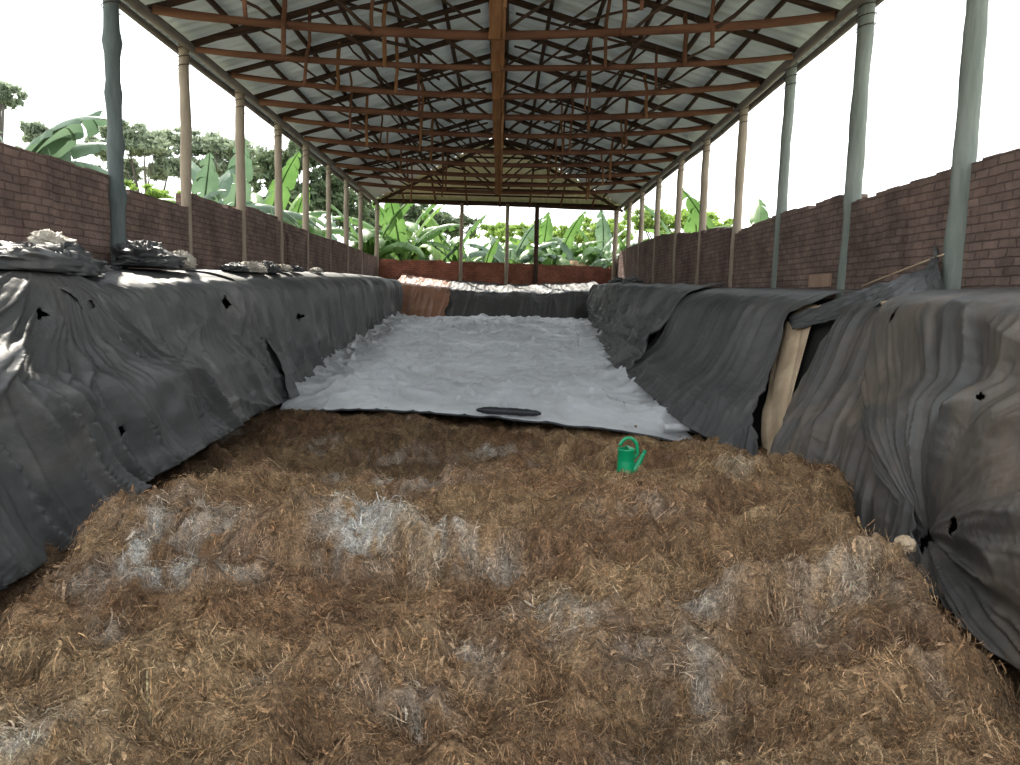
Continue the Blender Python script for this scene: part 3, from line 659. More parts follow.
# ------------------------------------------------------------------ straw heap
def hs(X, Y, fine=True):
    X = np.asarray(X, float); Y = np.asarray(Y, float)
    base = -1.43+0*X
    # near mound: table between the two trenches
    le = np.interp(Y, [0, 2.9, 4.0, 4.8, 5.6, 6.6], [-2.0, -1.9, -1.82, -1.6, -1.2, -0.6])
    re = np.interp(Y, [0, 2.6, 3.4, 4.2, 5.0, 5.6, 8], [1.75, 1.80, 1.84, 2.05, 2.5, 2.9, 3.0])
    wob = 0.12*fbm(Y*1.7, X*.3, 50)*2
    mound = sst(-.16, .10, X-le+wob*.6)*(1-sst(-.30, .18, X-re+wob*.6))
    back = 1-sst(4.7, 5.9, Y+0.35*fbm(X*1.1, Y, 51)*2-0.75*sst(-.6, .9, X))
    front = 0.20*back
    ridge2 = 0.06*np.exp(-((Y-6.6-.2*X)/1.0)**2)*sst(-.5, .6, X)*(1-sst(1.9, 2.6, X))
    hollow = -0.14*np.exp(-((X+1.1)/1.2)**2-((Y-6.9)/1.1)**2)
    h = base+mound*front+ridge2*mound+hollow
    h = h-(1-mound)*0.24*(1-sst(4.8, 6.0, Y))-0.20*sst(-.02, .35, X-re)*(1-sst(4.4, 5.6, Y))
    # scarps and clods
    sc1 = 0.13*sst(-.06, .10, Y-(3.02+0.28*fbm(X*1.3, 0, 52)*2-.12*X))*mound*(1-sst(3.2, 4.8, Y))
    sc2 = 0.08*sst(-.06, .12, Y-(2.2+0.35*fbm(X*1.1, 3, 53)*2+.15*X))*mound
    h = h+sc1+sc2-0.12*mound*(Y < 99)
    h = h+0.13*fbm(X*1.3, Y*1.3, 54, 3)*2*np.clip((10-Y)/6, .35, 1)
    if fine:
        wx = X+.25*fbm(X*2, Y*2, 57); wy = Y+.25*fbm(X*2, Y*2, 58)
        h = h-.105+0.15*ridge(wx*1.7, wy*2.3, 55)**1.2+0.085*ridge(wx*4.0, wy*4.8, 56)**1.2+0.045*ridge(wx*11+.6*fbm(X*9, Y*9, 63), wy*11, 61)+0.10*fbm(X*7, Y*7, 59, 5)+0.05*ridge(X*8+fbm(X*4, Y*4, 66)*2, Y*10, 67)**2
        # clods
    h = h-0.05*(1-back)*(Y > 0)-0.06*sst(7.6, 8.6, Y+.3*X)
    for (cx_, cy_, r_, a_) in CL:
        h = h+a_*np.exp(-(((X-cx_)**2+(Y-cy_)**2)/r_**2)**1.5)
    return h
CL = []
def clod(px, py, Y, r, a): 
    p = at(px, py, Y=Y); CL.append((p[0], p[1], r, a))
clod(362, 532, 4.3, .15, .17); clod(430, 600, 3.3, .2, .07); clod(280, 600, 3.2, .25, .06); clod(790, 590, 3.7, .22, .10); clod(640, 560, 3.9, .3, .06)
clod(905, 690, 2.55, .3, .08); clod(740, 560, 4.0, .25, .05); clod(410, 690, 2.55, .11, .05); clod(560, 520, 4.7, .3, .05)
xg = np.linspace(-3.1, 3.1, 480); t_ = np.linspace(0, 1, 760); yg = 0.7+(9.6-0.7)*t_**1.35
XX, YY = np.meshgrid(xg, yg, indexing='ij'); HH = hs(XX, YY)
# mould patches: real colour differences of the heap
PATCH = []
def patch(px, py, rx, ry, s):
    # where the view ray meets the heap
    lo = None
    for Y in np.arange(1.2, 9.5, 0.02):
        p = at(px, py, Y=Y)
        if p[2]-EYE < hs(np.array(p[0]), np.array(Y), True): lo = p; break
    if lo is not None: PATCH.append((lo[0], lo[1], rx, ry, s))
for q in [(362, 527, .13, .13, 2.4), (350, 548, .1, .1, .8), (165, 572, .28, .09, 1.3), (138, 548, .05, .25, 1.2), (200, 560, .25, .10, .55), (210, 515, .3, .2, .55), (445, 535, .16, .08, .8), (460, 541, .1, .1, .6),
          (408, 692, .10, .07, .75), (545, 612, .22, .08, .6), (500, 585, .12, .06, .5), (370, 478, .6, .28, .55), (330, 480, .5, .2, .45), (400, 462, .3, .2, .45), (490, 455, .25, .15, .6), (575, 625, .12, .1, .6),
          (700, 600, .12, .08, .5), (840, 610, .22, .16, .4), (480, 665, .1, .08, .4), (700, 660, .1, .12, .45), (110, 625, .12, .08, .4), (630, 650, .15, .08, .3), (10, 745, .15, .15, .5), (640, 512, .2, .1, .3)]:
    patch(*q)
def colr(X, Y, rsel=None):
    X = np.asarray(X, float); Y = np.asarray(Y, float)
    n1 = np.clip(fbm(X*1.4, Y*1.4, 70, 5)*1.6+.5, 0, 1)[..., None]; n2 = np.clip(fbm(X*4, Y*4, 74, 4)*1.8+.5, 0, 1)[..., None]
    gold = np.array([.60, .43, .245]); red = np.array([.38, .215, .12]); dk = np.array([.15, .08, .043])
    c = red*(1-n1)+gold*n1; c = c*(0.35+0.65*n2)+dk*(1-n2)*.65
    m_ = np.zeros(X.shape)
    for (px, py, rx, ry, s) in PATCH:
        d = ((X-px)/rx)**2+((Y-py)/ry)**2
        m_ = np.maximum(m_, 1.05*s*np.exp(-d*.9)*np.clip((vn(X*13, Y*13, 80)*.7+vn(X*37, Y*37, 81)*.6-.33)*1.9, 0, 1))
    m_ = np.clip(m_+np.clip(fbm(X*3, Y*3, 88, 5)*2-.42, 0, .35), 0, 1)[..., None]
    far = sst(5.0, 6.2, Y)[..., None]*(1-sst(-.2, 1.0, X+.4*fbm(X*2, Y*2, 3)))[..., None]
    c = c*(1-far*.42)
    # shade of the side trenches and right flank, put into the straw colour
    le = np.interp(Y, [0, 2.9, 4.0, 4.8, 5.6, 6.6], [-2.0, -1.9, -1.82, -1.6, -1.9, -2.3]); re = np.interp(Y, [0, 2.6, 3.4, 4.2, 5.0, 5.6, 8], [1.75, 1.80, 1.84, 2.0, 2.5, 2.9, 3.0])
    trench_shade = np.clip(sst(.02, -.18, X-le)+sst(-.25, .05, X-re)*(1-sst(4.6, 5.4, Y)), 0, 1)[..., None]
    c = c*(1-.55*trench_shade)
    return c*(1-m_)+np.array([.72, .69, .63])*m_, m_[..., 0]
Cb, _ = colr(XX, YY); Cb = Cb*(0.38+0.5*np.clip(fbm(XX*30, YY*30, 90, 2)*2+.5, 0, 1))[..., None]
Vb = np.stack([XX, YY, E(HH)], -1).reshape(-1, 3)
a, b3 = XX.shape; i = np.arange(a-1)[:, None]; j = np.arange(b3-1)[None, :]
Fb = np.stack([i*b3+j, (i+1)*b3+j, (i+1)*b3+j+1, i*b3+j+1], -1).reshape(-1, 4)
def strands(N, lmin, lmax, wmin, wmax, yfun, lift, cscale=1.0, nseg=3, curl=.35, bright=(.75, 1.5), spread=.6):
    Yp = yfun(rng.random(N)); Xp = rng.uniform(-2.95, 2.75, N)*np.clip(.35+Yp*.42, 0, 1)+0.0
    # steeper ground carries more stalks: redraw a share of them where the slope is high
    q = rng.integers(0, N, N); e_ = .02; sl = np.hypot(hs(Xp+e_, Yp)-hs(Xp, Yp), hs(Xp, Yp+e_)-hs(Xp, Yp))/e_
    pr = sl/sl.sum(); q = rng.choice(N, N//3, p=pr); Xp[:N//3] = Xp[q]+rng.normal(0, .015, N//3); Yp[:N//3] = np.maximum(Yp[q]+rng.normal(0, .015, N//3), .9)
    Hs = hs(Xp, Yp)
    e = .012; gx = (hs(Xp+e, Yp)-Hs)/e; gy = (hs(Xp, Yp+e)-Hs)/e
    flow = 2*np.pi*fbm(Xp*1.6, Yp*1.6, 60, 2)*2.2+rng.normal(0, spread, N)
    # stalks tend to hang down steep faces
    steep = np.clip(np.hypot(gx, gy)-.35, 0, 1); dn = np.arctan2(-gy, -gx)
    flow = np.where(rng.random(N) < steep*.45, dn+rng.normal(0, .4, N), flow)
    L = rng.uniform(lmin, lmax, N)*rng.uniform(.5, 1, N); W = rng.uniform(wmin, wmax, N)
    pitch_ = rng.normal(.12, .28, N)
    dx, dy = np.cos(flow), np.sin(flow)
    dz = gx*dx+gy*dy
    T = np.stack([dx, dy, dz], 1); T /= np.linalg.norm(T, axis=1)[:, None]
    Nn = np.stack([-gx, -gy, np.ones(N)], 1); Nn /= np.linalg.norm(Nn, axis=1)[:, None]
    S = np.cross(T, Nn)
    T = T*np.cos(pitch_)[:, None]+Nn*np.sin(pitch_)[:, None]
    rl = rng.normal(0, .7, N); S2 = S*np.cos(rl)[:, None]+Nn*np.sin(rl)[:, None]
    c = np.stack([Xp, Yp, E(Hs)], 1)+Nn*(lift*rng.random(N))[:, None]
    cv = rng.normal(0, curl, N); cv2 = rng.normal(-.15, curl, N)
    V = np.zeros((N, nseg+1, 2, 3))
    for k in range(nseg+1):
        s = k/nseg-.5
        p = c+T*(L*s)[:, None]+S*(L*cv*s*s)[:, None]+Nn*(L*cv2*s*s+.0)[:, None]
        wk = W*(1-.55*abs(2*s)**2)
        V[:, k, 0] = p-S2*(wk/2)[:, None]; V[:, k, 1] = p+S2*(wk/2)[:, None]
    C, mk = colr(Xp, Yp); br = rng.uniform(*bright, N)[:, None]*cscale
    tint = rng.random(N)[:, None]
    C = C*br*(1+np.array([.05, -.04, -.12])*(tint-.5)*2)
    C = np.clip(C, 0, .75); C = np.repeat(C, (nseg+1)*2, axis=0)
    m2 = (nseg+1)*2; base_ = np.arange(N)[:, None]*m2; k = np.arange(nseg)[None, :]*2
    Fq = np.stack([base_+k, base_+k+1, base_+k+3, base_+k+2], -1).reshape(-1, 4)
    return V.reshape(-1, 3), Fq, C
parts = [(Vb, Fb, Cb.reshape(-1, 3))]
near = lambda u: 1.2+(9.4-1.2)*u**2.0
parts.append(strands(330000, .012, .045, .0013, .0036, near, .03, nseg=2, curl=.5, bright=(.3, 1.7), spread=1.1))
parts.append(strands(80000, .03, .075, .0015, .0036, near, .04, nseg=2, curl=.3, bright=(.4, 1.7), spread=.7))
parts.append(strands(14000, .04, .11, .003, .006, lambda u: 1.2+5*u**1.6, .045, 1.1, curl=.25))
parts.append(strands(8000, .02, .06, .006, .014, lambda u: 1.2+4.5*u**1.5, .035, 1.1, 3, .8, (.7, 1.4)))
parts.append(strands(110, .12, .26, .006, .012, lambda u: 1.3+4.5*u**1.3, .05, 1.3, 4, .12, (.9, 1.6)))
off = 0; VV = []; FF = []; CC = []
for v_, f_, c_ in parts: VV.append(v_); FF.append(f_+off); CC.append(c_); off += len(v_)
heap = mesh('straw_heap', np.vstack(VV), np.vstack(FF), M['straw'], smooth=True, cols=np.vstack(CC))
tag(heap, 'deep heap of brown chopped straw and husks filling the foreground', 'straw', kind='stuff')
# floor of the bed below
mb = MB(); mb.grid(np.array([[(x, y, -0.14) for y in (0.2, 24.6)] for x in (-3.95, 3.7)], float)); tag(mb.build('floor', M['soil']), kind='structure')
# dry straw lying on the step of the right bank
# ------------------------------------------------------------------ watering can
for Yc_ in np.arange(5.0, 8.2, 0.01):
    cp = at(625.5, 470, Y=Yc_)
    if cp[2]-EYE <= float(hs(np.array(cp[0]), np.array(Yc_))): break
cp[2] -= .022
KS = Yc_/7.4
can = empty('watering_can', cp); tag(can, 'green plastic watering can with a top handle standing on the straw', 'watering can'); can.scale = (KS,)*3
cz = cp; R = .086
def lathe(prof, c, n=40, sx=1, sy=1):
    th = np.linspace(0, 2*math.pi, n, endpoint=False)
    return np.array([[(c[0]+sx*r*math.cos(a), c[1]+sy*r*math.sin(a), c[2]+z) for a in th] for r, z in prof])
mb = MB(); mb.grid(lathe([(.001, .004), (R*.9, 0), (R*1.02, .012), (R*1.03, .03), (R, .04), (R*.985, .12), (R*.97, .125), (R*.97, .135), (R*.98, .14), (R*.96, .225), (R*1.0, .232), (R*1.0, .247), (R*.94, .25), (R*.92, .235), (R*.9, .02), (.001, .012)], cz), close=True)
mb.build('body', M['can'], can)
# half cover over the front of the mouth
th = np.linspace(-math.pi*.5, math.pi*.5, 24); G = []
for k in np.linspace(0, 1, 8): G.append([(cz[0]+R*.95*math.cos(a)*(1 if True else k), cz[1]+R*.95*math.sin(a), cz[2]+.246+.02*math.sin(k*math.pi/2)) if k == 0 else (cz[0]+R*.95*math.cos(a)*(1-k), cz[1]+R*.95*math.sin(a), cz[2]+.246+.022*math.sin(k*math.pi/2)) for a in th])
mb = MB(); mb.grid(np.array(G)); o = mb.build('mouth_cover', M['can'], can); o.modifiers.new('thickness', 'SOLIDIFY').thickness = .003
a = np.linspace(0, 1, 30); ang = math.pi*(1-a)
hx = cz[0]-.07+(.17)*a; hz = cz[2]+.24+.115*np.sin(np.pi*np.clip(a*.86+.04, 0, 1))**.6
pts = np.stack([hx, np.full(30, cz[1]), hz], 1)
tail = np.array([[cz[0]+.108, cz[1], cz[2]+.245], [cz[0]+.112, cz[1], cz[2]+.20], [cz[0]+.095, cz[1], cz[2]+.165], [cz[0]+.07, cz[1], cz[2]+.15]])
mb = MB(); mb.tube(np.vstack([pts, tail]), .0135, 10, 0, 0, 1.3); mb.build('handle', M['can'], can)
sp = np.array([[.06, 0, .03], [.09, 0, .035], [.115, 0, .075], [.14, 0, .13], [.165, 0, .185], [.183, 0, .225]])+cz
mb = MB(); mb.tube(sp, [.05, .048, .036, .026, .020, .017], 14, 0, 0); spo = mb.build('spout', M['can'], can)
mb = MB(); mb.tube(np.array([sp[-1]-(sp[-1]-sp[-2])*.15, sp[-1]+(sp[-1]-sp[-2])*.18]), .023, 14); mb.build('spout_collar', M['can'], spo)
# ------------------------------------------------------------------ crumpled bundles on the ledges
def bundle(name, c, size, mat, label, seed, cat='plastic bundle', rz=0, group=None, amp=.35, flat=1):
    th = np.linspace(0, 2*math.pi, 72, endpoint=False); ph = np.linspace(0.02, math.pi-.02, 48)
    PH, TH = np.meshgrid(ph, th, indexing='ij')
    n_ = ridge(TH*1.6+2*fbm(PH*2, TH, seed), PH*1.3, seed)**1.5*.6+ridge(TH*3.5, PH*3+fbm(TH, PH*2, seed+1)*3, seed+1)**2*.35+ridge(TH*7, PH*6, seed+2)**2*.15
    w = np.minimum(TH, 2*math.pi-TH); n_ = n_*sst(0, .5, w)+.5*(1-sst(0, .5, w))
    r = 1+amp*2*(n_-.5)
    P = np.stack([r*np.sin(PH)*np.cos(TH)*size[0], r*np.sin(PH)*np.sin(TH)*size[1], np.maximum(r*np.cos(PH), -.45)*size[2]], -1)
    cr_, sr_ = math.cos(rz), math.sin(rz)
    P = np.stack([P[..., 0]*cr_-P[..., 1]*sr_, P[..., 0]*sr_+P[..., 1]*cr_, P[..., 2]], -1)+np.array(c)
    mb = MB(); mb.grid(P, close=True); return tag(mb.build(name, mat), label, cat, group)
def ledge(Y, X, up_=0.0):
    prof = LP if X < 0 else RP
    tt = np.linspace(0, .25, 60); P = bank(prof, np.full(60, Y), tt); o = np.argsort(P[:, 0]); return float(np.interp(X, P[o, 0], P[o, 2]))+up_+.07
M['plain_dark'] = tarp('dark_bundle', (0.03, 0.032, 0.035), (0.08, 0.08, 0.08), (0.2, 0.19, 0.17), 0.58, .5)
M['plain_pale'] = tarp('pale_bundle', (0.3, 0.27, 0.22), (0.5, 0.46, 0.4), (0.24, 0.14, 0.08), 0.55, .7)
c_ = at(20, 262, X=-3.3); bundle('rolled_plastic_sheet', (-3.32, c_[1]+.15, ledge(c_[1], -3.3, .04)), (.22, .85, .12), M['plain_dark'], 'dark rolled-up sheet lying along the near left ledge', 3, 'plastic sheet', .05)
c_ = at(57, 255, X=-3.45); bundle('plastic_sack', (-3.5, c_[1], ledge(c_[1], -3.5, .15)), (.15, .18, .10), M['plain_pale'], 'pale crumpled sack on top of the rolled sheet by the left wall', 6)
c_ = at(62, 268, X=-3.3); bundle('plastic_sheet_bundle', (-3.28, c_[1], ledge(c_[1], -3.3, .03)), (.19, .28, .13), M['plain_dark'], 'dark gathered bundle below the pale sack on the left ledge', 9, amp=.5)
c_ = at(150, 265, X=-3.6); bundle('plastic_sheet_bundle', (-3.62, c_[1], ledge(c_[1], -3.6, .06)), (.26, .42, .15), M['plain_dark'], 'black bundled sheet against the left wall between the first two posts', 12, amp=.45)
c_ = at(172, 262, X=-3.55); bundle('plastic_sack', (-3.5, c_[1]+.1, ledge(c_[1]+.1, -3.5, .05)), (.12, .14, .10), M['plain_pale'], 'small pale scrap beside the black bundle by the left wall', 14, amp=.5)
for k, (px, s_) in enumerate([(238, .8), (252, 1.0), (268, 1.1), (284, .8), (296, .7), (318, .6)]):
    c_ = at(px, 274, X=-3.4)
    bundle('plastic_scrap', (-3.42, c_[1], ledge(c_[1], -3.42, .02)), (.17*s_, .26*s_, .085*s_), M['plain_pale'] if k % 2 else M['plain_dark'],
           '%s crumpled %s scrap in the row along the far left ledge' % (ordn[k], 'pale' if k % 2 else 'dark'), 20+k, 'plastic scrap', 0, 'scraps along the left ledge', .45)
for k, (px, py) in enumerate([(618, 281), (633, 282)]):
    c_ = at(px, py, X=3.3); bundle('plastic_scrap', (3.3, c_[1], ledge(c_[1], 3.3, .04)), (.2, .3, .12), M['tarp_grey'],
           'grey crumpled scrap on the far right ledge, %s' % ('left one' if k == 0 else 'right one'), 40+k, 'plastic scrap', 0, None, .4)
# straw scatter on the right step and pale chip
# raised flap by the right wall
def flap():
    A = [at(790, 321, X=2.99), at(842, 299, X=3.10), at(890, 285, X=3.33), at(925, 270, X=3.58), at(938, 257, X=3.66)]    # upper edge
    B = [at(796, 333, X=2.93), at(850, 318, X=2.98), at(898, 303, X=3.1), at(930, 297, X=3.3), at(946, 296, X=3.5)]
    A = np.array(A); B = np.array(B); u = np.linspace(0, 4, 90)
    A = np.stack([np.interp(u, range(5), A[:, k]) for k in range(3)], 1); B = np.stack([np.interp(u, range(5), B[:, k]) for k in range(3)], 1)
    v_ = np.linspace(0, 1, 40)[None, :, None]; P = A[:, None]*(1-v_)+B[:, None]*v_
    D = .07*prn(u[:, None]*.9+v_[..., 0]*1.6, v_[..., 0]*2, 401)+.02*ridge(u[:, None]*5, v_[..., 0]*6, 403)
    P = P+D[..., None]*np.array([-.6, -.3, .6])
    mb = MB(); mb.grid(P); o = mb.build('raised_black_flap', M['plain_dark']); o.modifiers.new('thickness', 'SOLIDIFY').thickness = .008
    tag(o, 'black sheet corner pulled up and tied beside the nearest right post', 'plastic sheet')
    mb = MB(); mb.tube(np.vstack([at(862, 286, X=3.42), at(900, 271, X=3.55), at(936, 257, X=3.64), at(948, 253, X=3.66)]), .008, 6, .1); mb.build('tie_cord', M['beige'], o)
    mb = MB(); c = at(936, 255, X=3.66); mb.tube([c+[0, 0, -.04], c+[0, 0, .02], c+[0, .02, .07]], [.03, .025, .012], 8, .5, 3); mb.build('knot', M['plain_dark'], o)
flap()
c_ = at(889, 305, X=3.0); bundle('cardboard_piece', (c_[0]+.03, c_[1], c_[2]+.01), (.05, .11, .025), M['beige'], 'small tan scrap on the right crest above the pleated sheet', 60, 'scrap', .3, amp=.2)
c_ = at(905, 545, X=2.3); bundle('cardboard_piece', (c_[0], c_[1], c_[2]), (.045, .06, .05), M['beige'], 'tan scrap poking out of the pinched folds at the foot of the right bank', 61, 'scrap', .3, amp=.2)
# straw blown onto the right ledge step
N = 900; Yp = rng.normal(3.95, .33, N); Tp = rng.normal(.50, .022, N); Pp = bank(RP, Yp, Tp)
an = rng.uniform(0, 6.28, N); L = rng.uniform(.03, .09, N); W = rng.uniform(.003, .006, N)
c0 = Pp+np.array([-.04, 0, .16])+rng.normal(0, .012, (N, 3)); d0 = np.stack([np.cos(an), np.sin(an), rng.normal(0, .2, N)], 1); s0 = np.stack([-np.sin(an), np.cos(an), np.zeros(N)], 1)
# ------------------------------------------------------------------ vegetation
def leafmesh(L, W, droop, seed, torn=.5, up_=1.0):
    """banana leaf: arching midrib, two blades falling to the sides, split into strips"""
    n = 34; s = np.linspace(0, 1, n); e = up_-droop*s**1.3*1.9
    dx = np.cos(e); dz = np.sin(e); x = np.concatenate([[0], np.cumsum(dx[:-1])])*L/n; z = np.concatenate([[0], np.cumsum(dz[:-1])])*L/n
    w = W*np.sin(np.pi*np.clip((s-.12)/.88, 0, 1))**.55*(s > .12)
    mb = MB()
    for sd in (-1, 1):
        rs = np.random.default_rng(seed*7+sd+5); i0 = 4
        while i0 < n-1:
            k = int(rs.integers(2, 7)) if rs.random() < torn+.3 else 7
            i1 = min(i0+k, n-1); f = rs.uniform(.15, .55)+torn*.5*rs.random(); sh = rs.normal(0, .05)
            G = []
            for i in range(i0, i1+1):
                row = []
                for v_ in (0, .35, .7, 1):
                    g = 1 if (i not in (i0, i1)) else 1-.25*v_
                    row.append((x[i]+sh*v_*L*.2+v_*w[i]*.12, sd*w[i]*v_*g*math.cos(f*v_), z[i]+w[i]*(.22*v_-math.sin(f*1.6)*v_**2)))
                G.append(row)
            mb.grid(np.array(G)); i0 = i1
    mb.tube(np.stack([x, 0*x, z-.01], 1), np.linspace(.035, .006, n), 5, 0)
    return np.vstack(mb.V), np.vstack(mb.F)
def raw(name, V, Fc, mat, smooth=True):
    me = bpy.data.meshes.new(name); me.from_pydata([tuple(v) for v in V], [], [tuple(f) for f in Fc]); me.materials.append(mat)
    me.polygons.foreach_set('use_smooth', np.ones(len(me.polygons), bool)); return me
LM = {}
for kind in ('ban', 'ban2', 'ban3', 'dry'):
    LM[kind] = [raw('leaf', *leafmesh(2.3, .25, dr, sd, tn, 1.25), M[kind]) for dr, sd, tn in ((.8, 1, .7), (1.2, 2, 1.0), (.4, 3, .45), (1.5, 4, 1.0))]
mb = MB(); mb.tube(line((0, 0, 0), (0, 0, 2.2), 8, .06, 1), np.linspace(.15, .08, 8), 10, .08, 2)
STEM = raw('stem', np.vstack(mb.V), np.vstack(mb.F), M['bstem'])
def banana(x, y, size, seed, label, kind='ban', group='banana plants behind the back wall', nl=12, z0=-.35, yell=.12):
    rs = np.random.default_rng(seed); t = empty('banana_plant', (x, y, z0), rs.uniform(0, 6.28)); t.scale = (size,)*3
    tag(t, label, 'banana plant', group)
    o = bpy.data.objects.new('stem', STEM); link(o, t)
    for k in range(nl):
        q = k/nl; kd = 'dry' if (k == 0 and rs.random() < .7) else ('ban3' if rs.random() < yell else kind)
        idx = 3 if kd == 'dry' else (2 if q > .82 else (1 if q < .5 else int(rs.integers(0, 2))))
        o = bpy.data.objects.new('leaf', LM[kd][idx]); link(o, t); s_ = rs.uniform(.75, 1.1)
        o.location = (0, 0, 2.0+.2*q); o.rotation_euler = (rs.normal(0, .15), rs.uniform(-.15, .45)*(1-q)-.1*q, k*2.4+rs.normal(0, .3)); o.scale = (s_,)*3
    return t
# behind the back wall
spots = [(-6.0, 27.6, 1.0), (-4.6, 27.2, 1.08), (-3.6, 28.4, 1.1), (-2.5, 27.4, .85), (-1.5, 28.6, .92), (-.6, 27.2, .8), (.3, 28.6, 1.0), (1.2, 27.4, .82), (2.0, 28.4, 1.0),
         (2.9, 27.2, .9), (3.8, 28.5, 1.0), (4.8, 27.5, .92), (6.2, 28.2, .98), (-2.0, 31.5, 1.1), (1.6, 31.8, 1.15), (4.2, 32, 1.1), (-4.2, 31.8, 1.25), (7.5, 31.0, 1.2)]
posn = ['far left behind the left corner post', 'behind the left corner of the back wall', 'left of the first back post, the tall one with a yellow leaf', 'short one left of the first back post', 'just left of the middle of the back wall',
        'low one left of the middle post', 'behind the middle back post', 'low one right of the dark back post', 'right of the dark back post', 'in the right half of the back opening', 'left of the right corner post',
        'behind the right corner post', 'right of the back corner beyond the right wall', 'second row, left of the middle', 'second row, right of the middle', 'second row, toward the right corner', 'second row, toward the left corner', 'second row beyond the right wall']
for k, (x, y, s_) in enumerate(spots):
    s_ *= 1.28
    banana(x, y, s_, 500+k, 'green banana plant %s' % posn[k], 'ban' if k % 3 else 'ban2', nl=14, yell=.3 if k in (2, 0) else .1)
# beyond the left wall
lsp = [(-6.9, 17.5, 1.3, 'ban2', 'banana plant beyond the left wall, showing beside the second post'),
       (-6.9, 19.8, 1.38, 'ban2', 'banana plant beyond the left wall, showing behind the third post'), (-7.0, 22.6, 1.45, 'ban', 'banana plant beyond the left wall, between the third and fourth posts'),
       (-6.8, 25.0, 1.4, 'ban', 'banana plant beyond the left wall, between the fourth and fifth posts'), (-6.9, 27.6, 1.35, 'ban', 'farthest banana plant beyond the left wall, behind the fifth post'),
       (-8.75, 13.6, 1.5, 'ban2', 'banana plant with leaves above the near left wall, left of the knobbly post')]
for k, (x, y, s_, kd, lb) in enumerate(lsp): banana(x, y, s_, 600+k, lb, kd, 'banana plants beyond the left wall', 14, yell=.05)
rsp = [(6.7, 23.0, 1.35, 'banana plant beyond the right wall between its fourth and fifth posts'), (6.7, 19.6, 1.3, 'nearest banana plant beyond the right wall, between its third and fourth posts'), (6.8, 26.4, 1.35, 'farthest banana plant beyond the right wall, behind its fifth post')]
for k, (x, y, s_, lb) in enumerate(rsp): banana(x, y, s_, 650+k, lb, 'ban', 'banana plants beyond the right wall', 9, yell=.3)
def tree(x, y, H, blobs, mat, label, seed, nleaf=9000, ls=.14, trunk_r=.16, group=None, name='shade_tree', z0=-.35):
    """blobs: list of (dx,dy,z,rx,ry,rz) leaf masses; branches run from the trunk into each"""
    rs = np.random.default_rng(seed); t = empty(name, (x, y, z0)); tag(t, label, 'tree' if name != 'leafy_bush' else 'bush', group)
    mb = MB(); fork = H*.45; mb.tube(line((x, y, z0), (x+rs.normal(0, .1), y, z0+fork), 8, .15, seed), np.linspace(trunk_r, trunk_r*.7, 8), 8, .1, seed)
    fk = np.array([x, y, z0+fork])
    for (dx, dy, z, rx, ry, rz) in blobs:
        e = np.array([x+dx, y+dy, z0+z]); md = (fk+e)/2+np.array([dx*.1, dy*.1, -.1*rz]); u = np.linspace(0, 1, 8)[:, None]
        mb.tube(fk*(1-u)**2+2*md*u*(1-u)+e*u**2, np.linspace(trunk_r*.5, .02, 8), 6, .1, seed)
        for q in range(4):
            e2 = e+rs.normal(0, .5, 3)*np.array([rx, ry, rz]); mb.tube(line((fk+e)/2 if q % 2 else e, e2, 4, .05, q), np.linspace(.03, .01, 4), 4, 0)
    mb.build('trunk', M['bark'], t)
    tot = sum(b_[3]*b_[4] for b_ in blobs); Vs = []; 
    for (dx, dy, z, rx, ry, rz) in blobs:
        n = int(nleaf*rx*ry/tot); tw = max(8, n//45)
        tc = rs.normal(0, .42, (tw, 3))
        p = tc[rs.integers(0, tw, n)]+rs.normal(0, .10, (n, 3)); p = p*np.array([rx, ry, rz])+np.array([x+dx, y+dy, z0+z])
        a1 = rs.normal(0, 1, (n, 3)); a1 /= np.linalg.norm(a1, axis=1)[:, None]; a2 = rs.normal(0, 1, (n, 3)); a2 -= (a1*a2).sum(1)[:, None]*a1; a2 /= np.linalg.norm(a2, axis=1)[:, None]
        l = ls*rs.uniform(.6, 1.2, n)[:, None]
        Vs.append(np.stack([p-a1*l, p-a2*l*.4, p+a1*l, p+a2*l*.4], 1).reshape(-1, 3))
    V = np.vstack(Vs); Fq = np.arange(len(V)).reshape(-1, 4)
    mesh('foliage', V, Fq, mat, t, smooth=False)
    return t
def blobpix(x, y, lst, z0=-.35):
    out = []
    for (px, py, rpx, rpz) in lst:
        p = at(px, py, Y=y); k = y/F; out.append((p[0]-x, rng.uniform(-1, 1), p[2]-z0, rpx*k, rpx*k, rpz*k))
    return out
def treepix(px, y, lst, mat, label, seed, **kw):
    x = at(px, 250, Y=y)[0]; bl = blobpix(x, y, lst); H = max(b_[2] for b_ in bl); tree(x, y, H, bl, mat, label, seed, **kw)
treepix(150, 42, [(108, 150, 18, 10), (130, 135, 22, 9), (150, 148, 25, 12), (125, 170, 20, 10), (165, 168, 22, 10)], M['leaf'], 'spreading hazy grey-green tree behind the first left post', 700, nleaf=9000, ls=.2, trunk_r=.3, group='trees beyond the left wall')
treepix(205, 44, [(185, 140, 25, 9), (210, 148, 28, 12), (238, 152, 25, 12), (190, 165, 20, 8), (225, 172, 25, 10), (262, 165, 25, 12)], M['leaf'], 'wide flat-topped tree behind the second left post', 701, nleaf=12000, ls=.2, trunk_r=.3, group='trees beyond the left wall')
treepix(55, 40, [(38, 150, 14, 7), (55, 145, 16, 7), (70, 152, 12, 6)], M['leaf'], 'low hazy grey-green crown just above the near left wall', 702, nleaf=4000, ls=.2, group='trees beyond the left wall')
treepix(-8, 14, [(-6, 92, 16, 13), (6, 120, 16, 12), (-4, 142, 20, 14)], M['leaf'], 'dark leafy tree cut by the left edge of the picture', 703, nleaf=3500, ls=.09, trunk_r=.1, group='trees beyond the left wall')
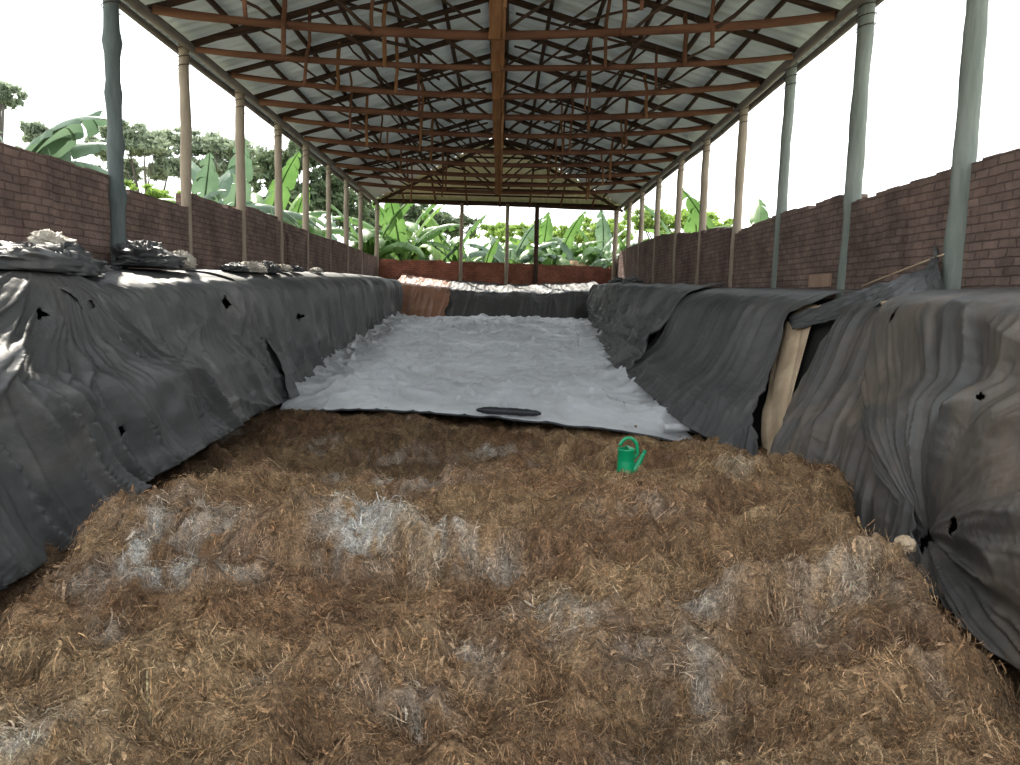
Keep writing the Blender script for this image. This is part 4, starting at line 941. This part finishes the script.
treepix(150, 22, [(135, 190, 14, 7), (160, 196, 16, 8), (180, 205, 16, 8), (86, 180, 5, 9), (210, 205, 18, 9)], M['leaf2'], 'bright green bush showing over the left wall between the first two posts', 704, nleaf=5000, ls=.1, name='leafy_bush', group='trees beyond the left wall')
treepix(300, 34, [(275, 175, 22, 20), (300, 160, 25, 14), (325, 185, 22, 20), (345, 205, 25, 20), (295, 205, 30, 20)], M['leaf_dark'], 'dark tree behind the banana plants of the left wall', 705, nleaf=12000, ls=.18, group='trees beyond the left wall')
treepix(430, 46, [(400, 225, 25, 14), (430, 218, 22, 10), (455, 228, 22, 12), (370, 225, 25, 18), (410, 212, 22, 10)], M['leaf_dark'], 'dark green tree far behind the left half of the back wall', 706, nleaf=9000, ls=.2, group='trees behind the back wall')
treepix(560, 48, [(500, 232, 20, 10), (540, 232, 25, 12), (580, 236, 22, 10), (610, 235, 25, 12)], M['leaf2'], 'pale green tree far behind the right half of the back wall', 707, nleaf=8000, ls=.2, group='trees behind the back wall')
treepix(680, 36, [(645, 218, 16, 12), (672, 222, 20, 12), (700, 222, 18, 12), (724, 228, 12, 9)], M['leaf2'], 'light green bush above the far right wall', 708, nleaf=5000, ls=.16, name='leafy_bush', group=None)
# ------------------------------------------------------------------ light
w = bpy.data.worlds.new('World'); sc.world = w; w.use_nodes = True; nt = w.node_tree; bg = nt.nodes['Background']
g = nt.nodes.new('ShaderNodeTexCoord'); sp_ = nt.nodes.new('ShaderNodeSeparateXYZ'); nt.links.new(g.outputs['Generated'], sp_.inputs[0])
c = ramp(nt, sp_.outputs[2], [(0.0, (0.93, 0.955, 0.95)), (0.6, (0.88, 0.94, 1.0))])
nt.links.new(c, bg.inputs['Color']); bg.inputs['Strength'].default_value = 1.5
ld = bpy.data.lights.new('sun', 'SUN'); ld.energy = 6.0; ld.angle = math.radians(1.2); ld.color = (1, .93, .82)
sun = bpy.data.objects.new('sun', ld); COL.objects.link(sun)
sun.rotation_euler = Vector((-.37, .83, 1.0)).to_track_quat('Z', 'Y').to_euler()
sc.view_settings.view_transform = 'Standard'; sc.view_settings.look = 'None'; sc.view_settings.gamma = 1; sc.view_settings.use_curve_mapping = False
sc.view_settings.exposure = 0.9
sc.cycles.max_bounces = 8; sc.cycles.diffuse_bounces = 5; sc.cycles.use_denoising = True
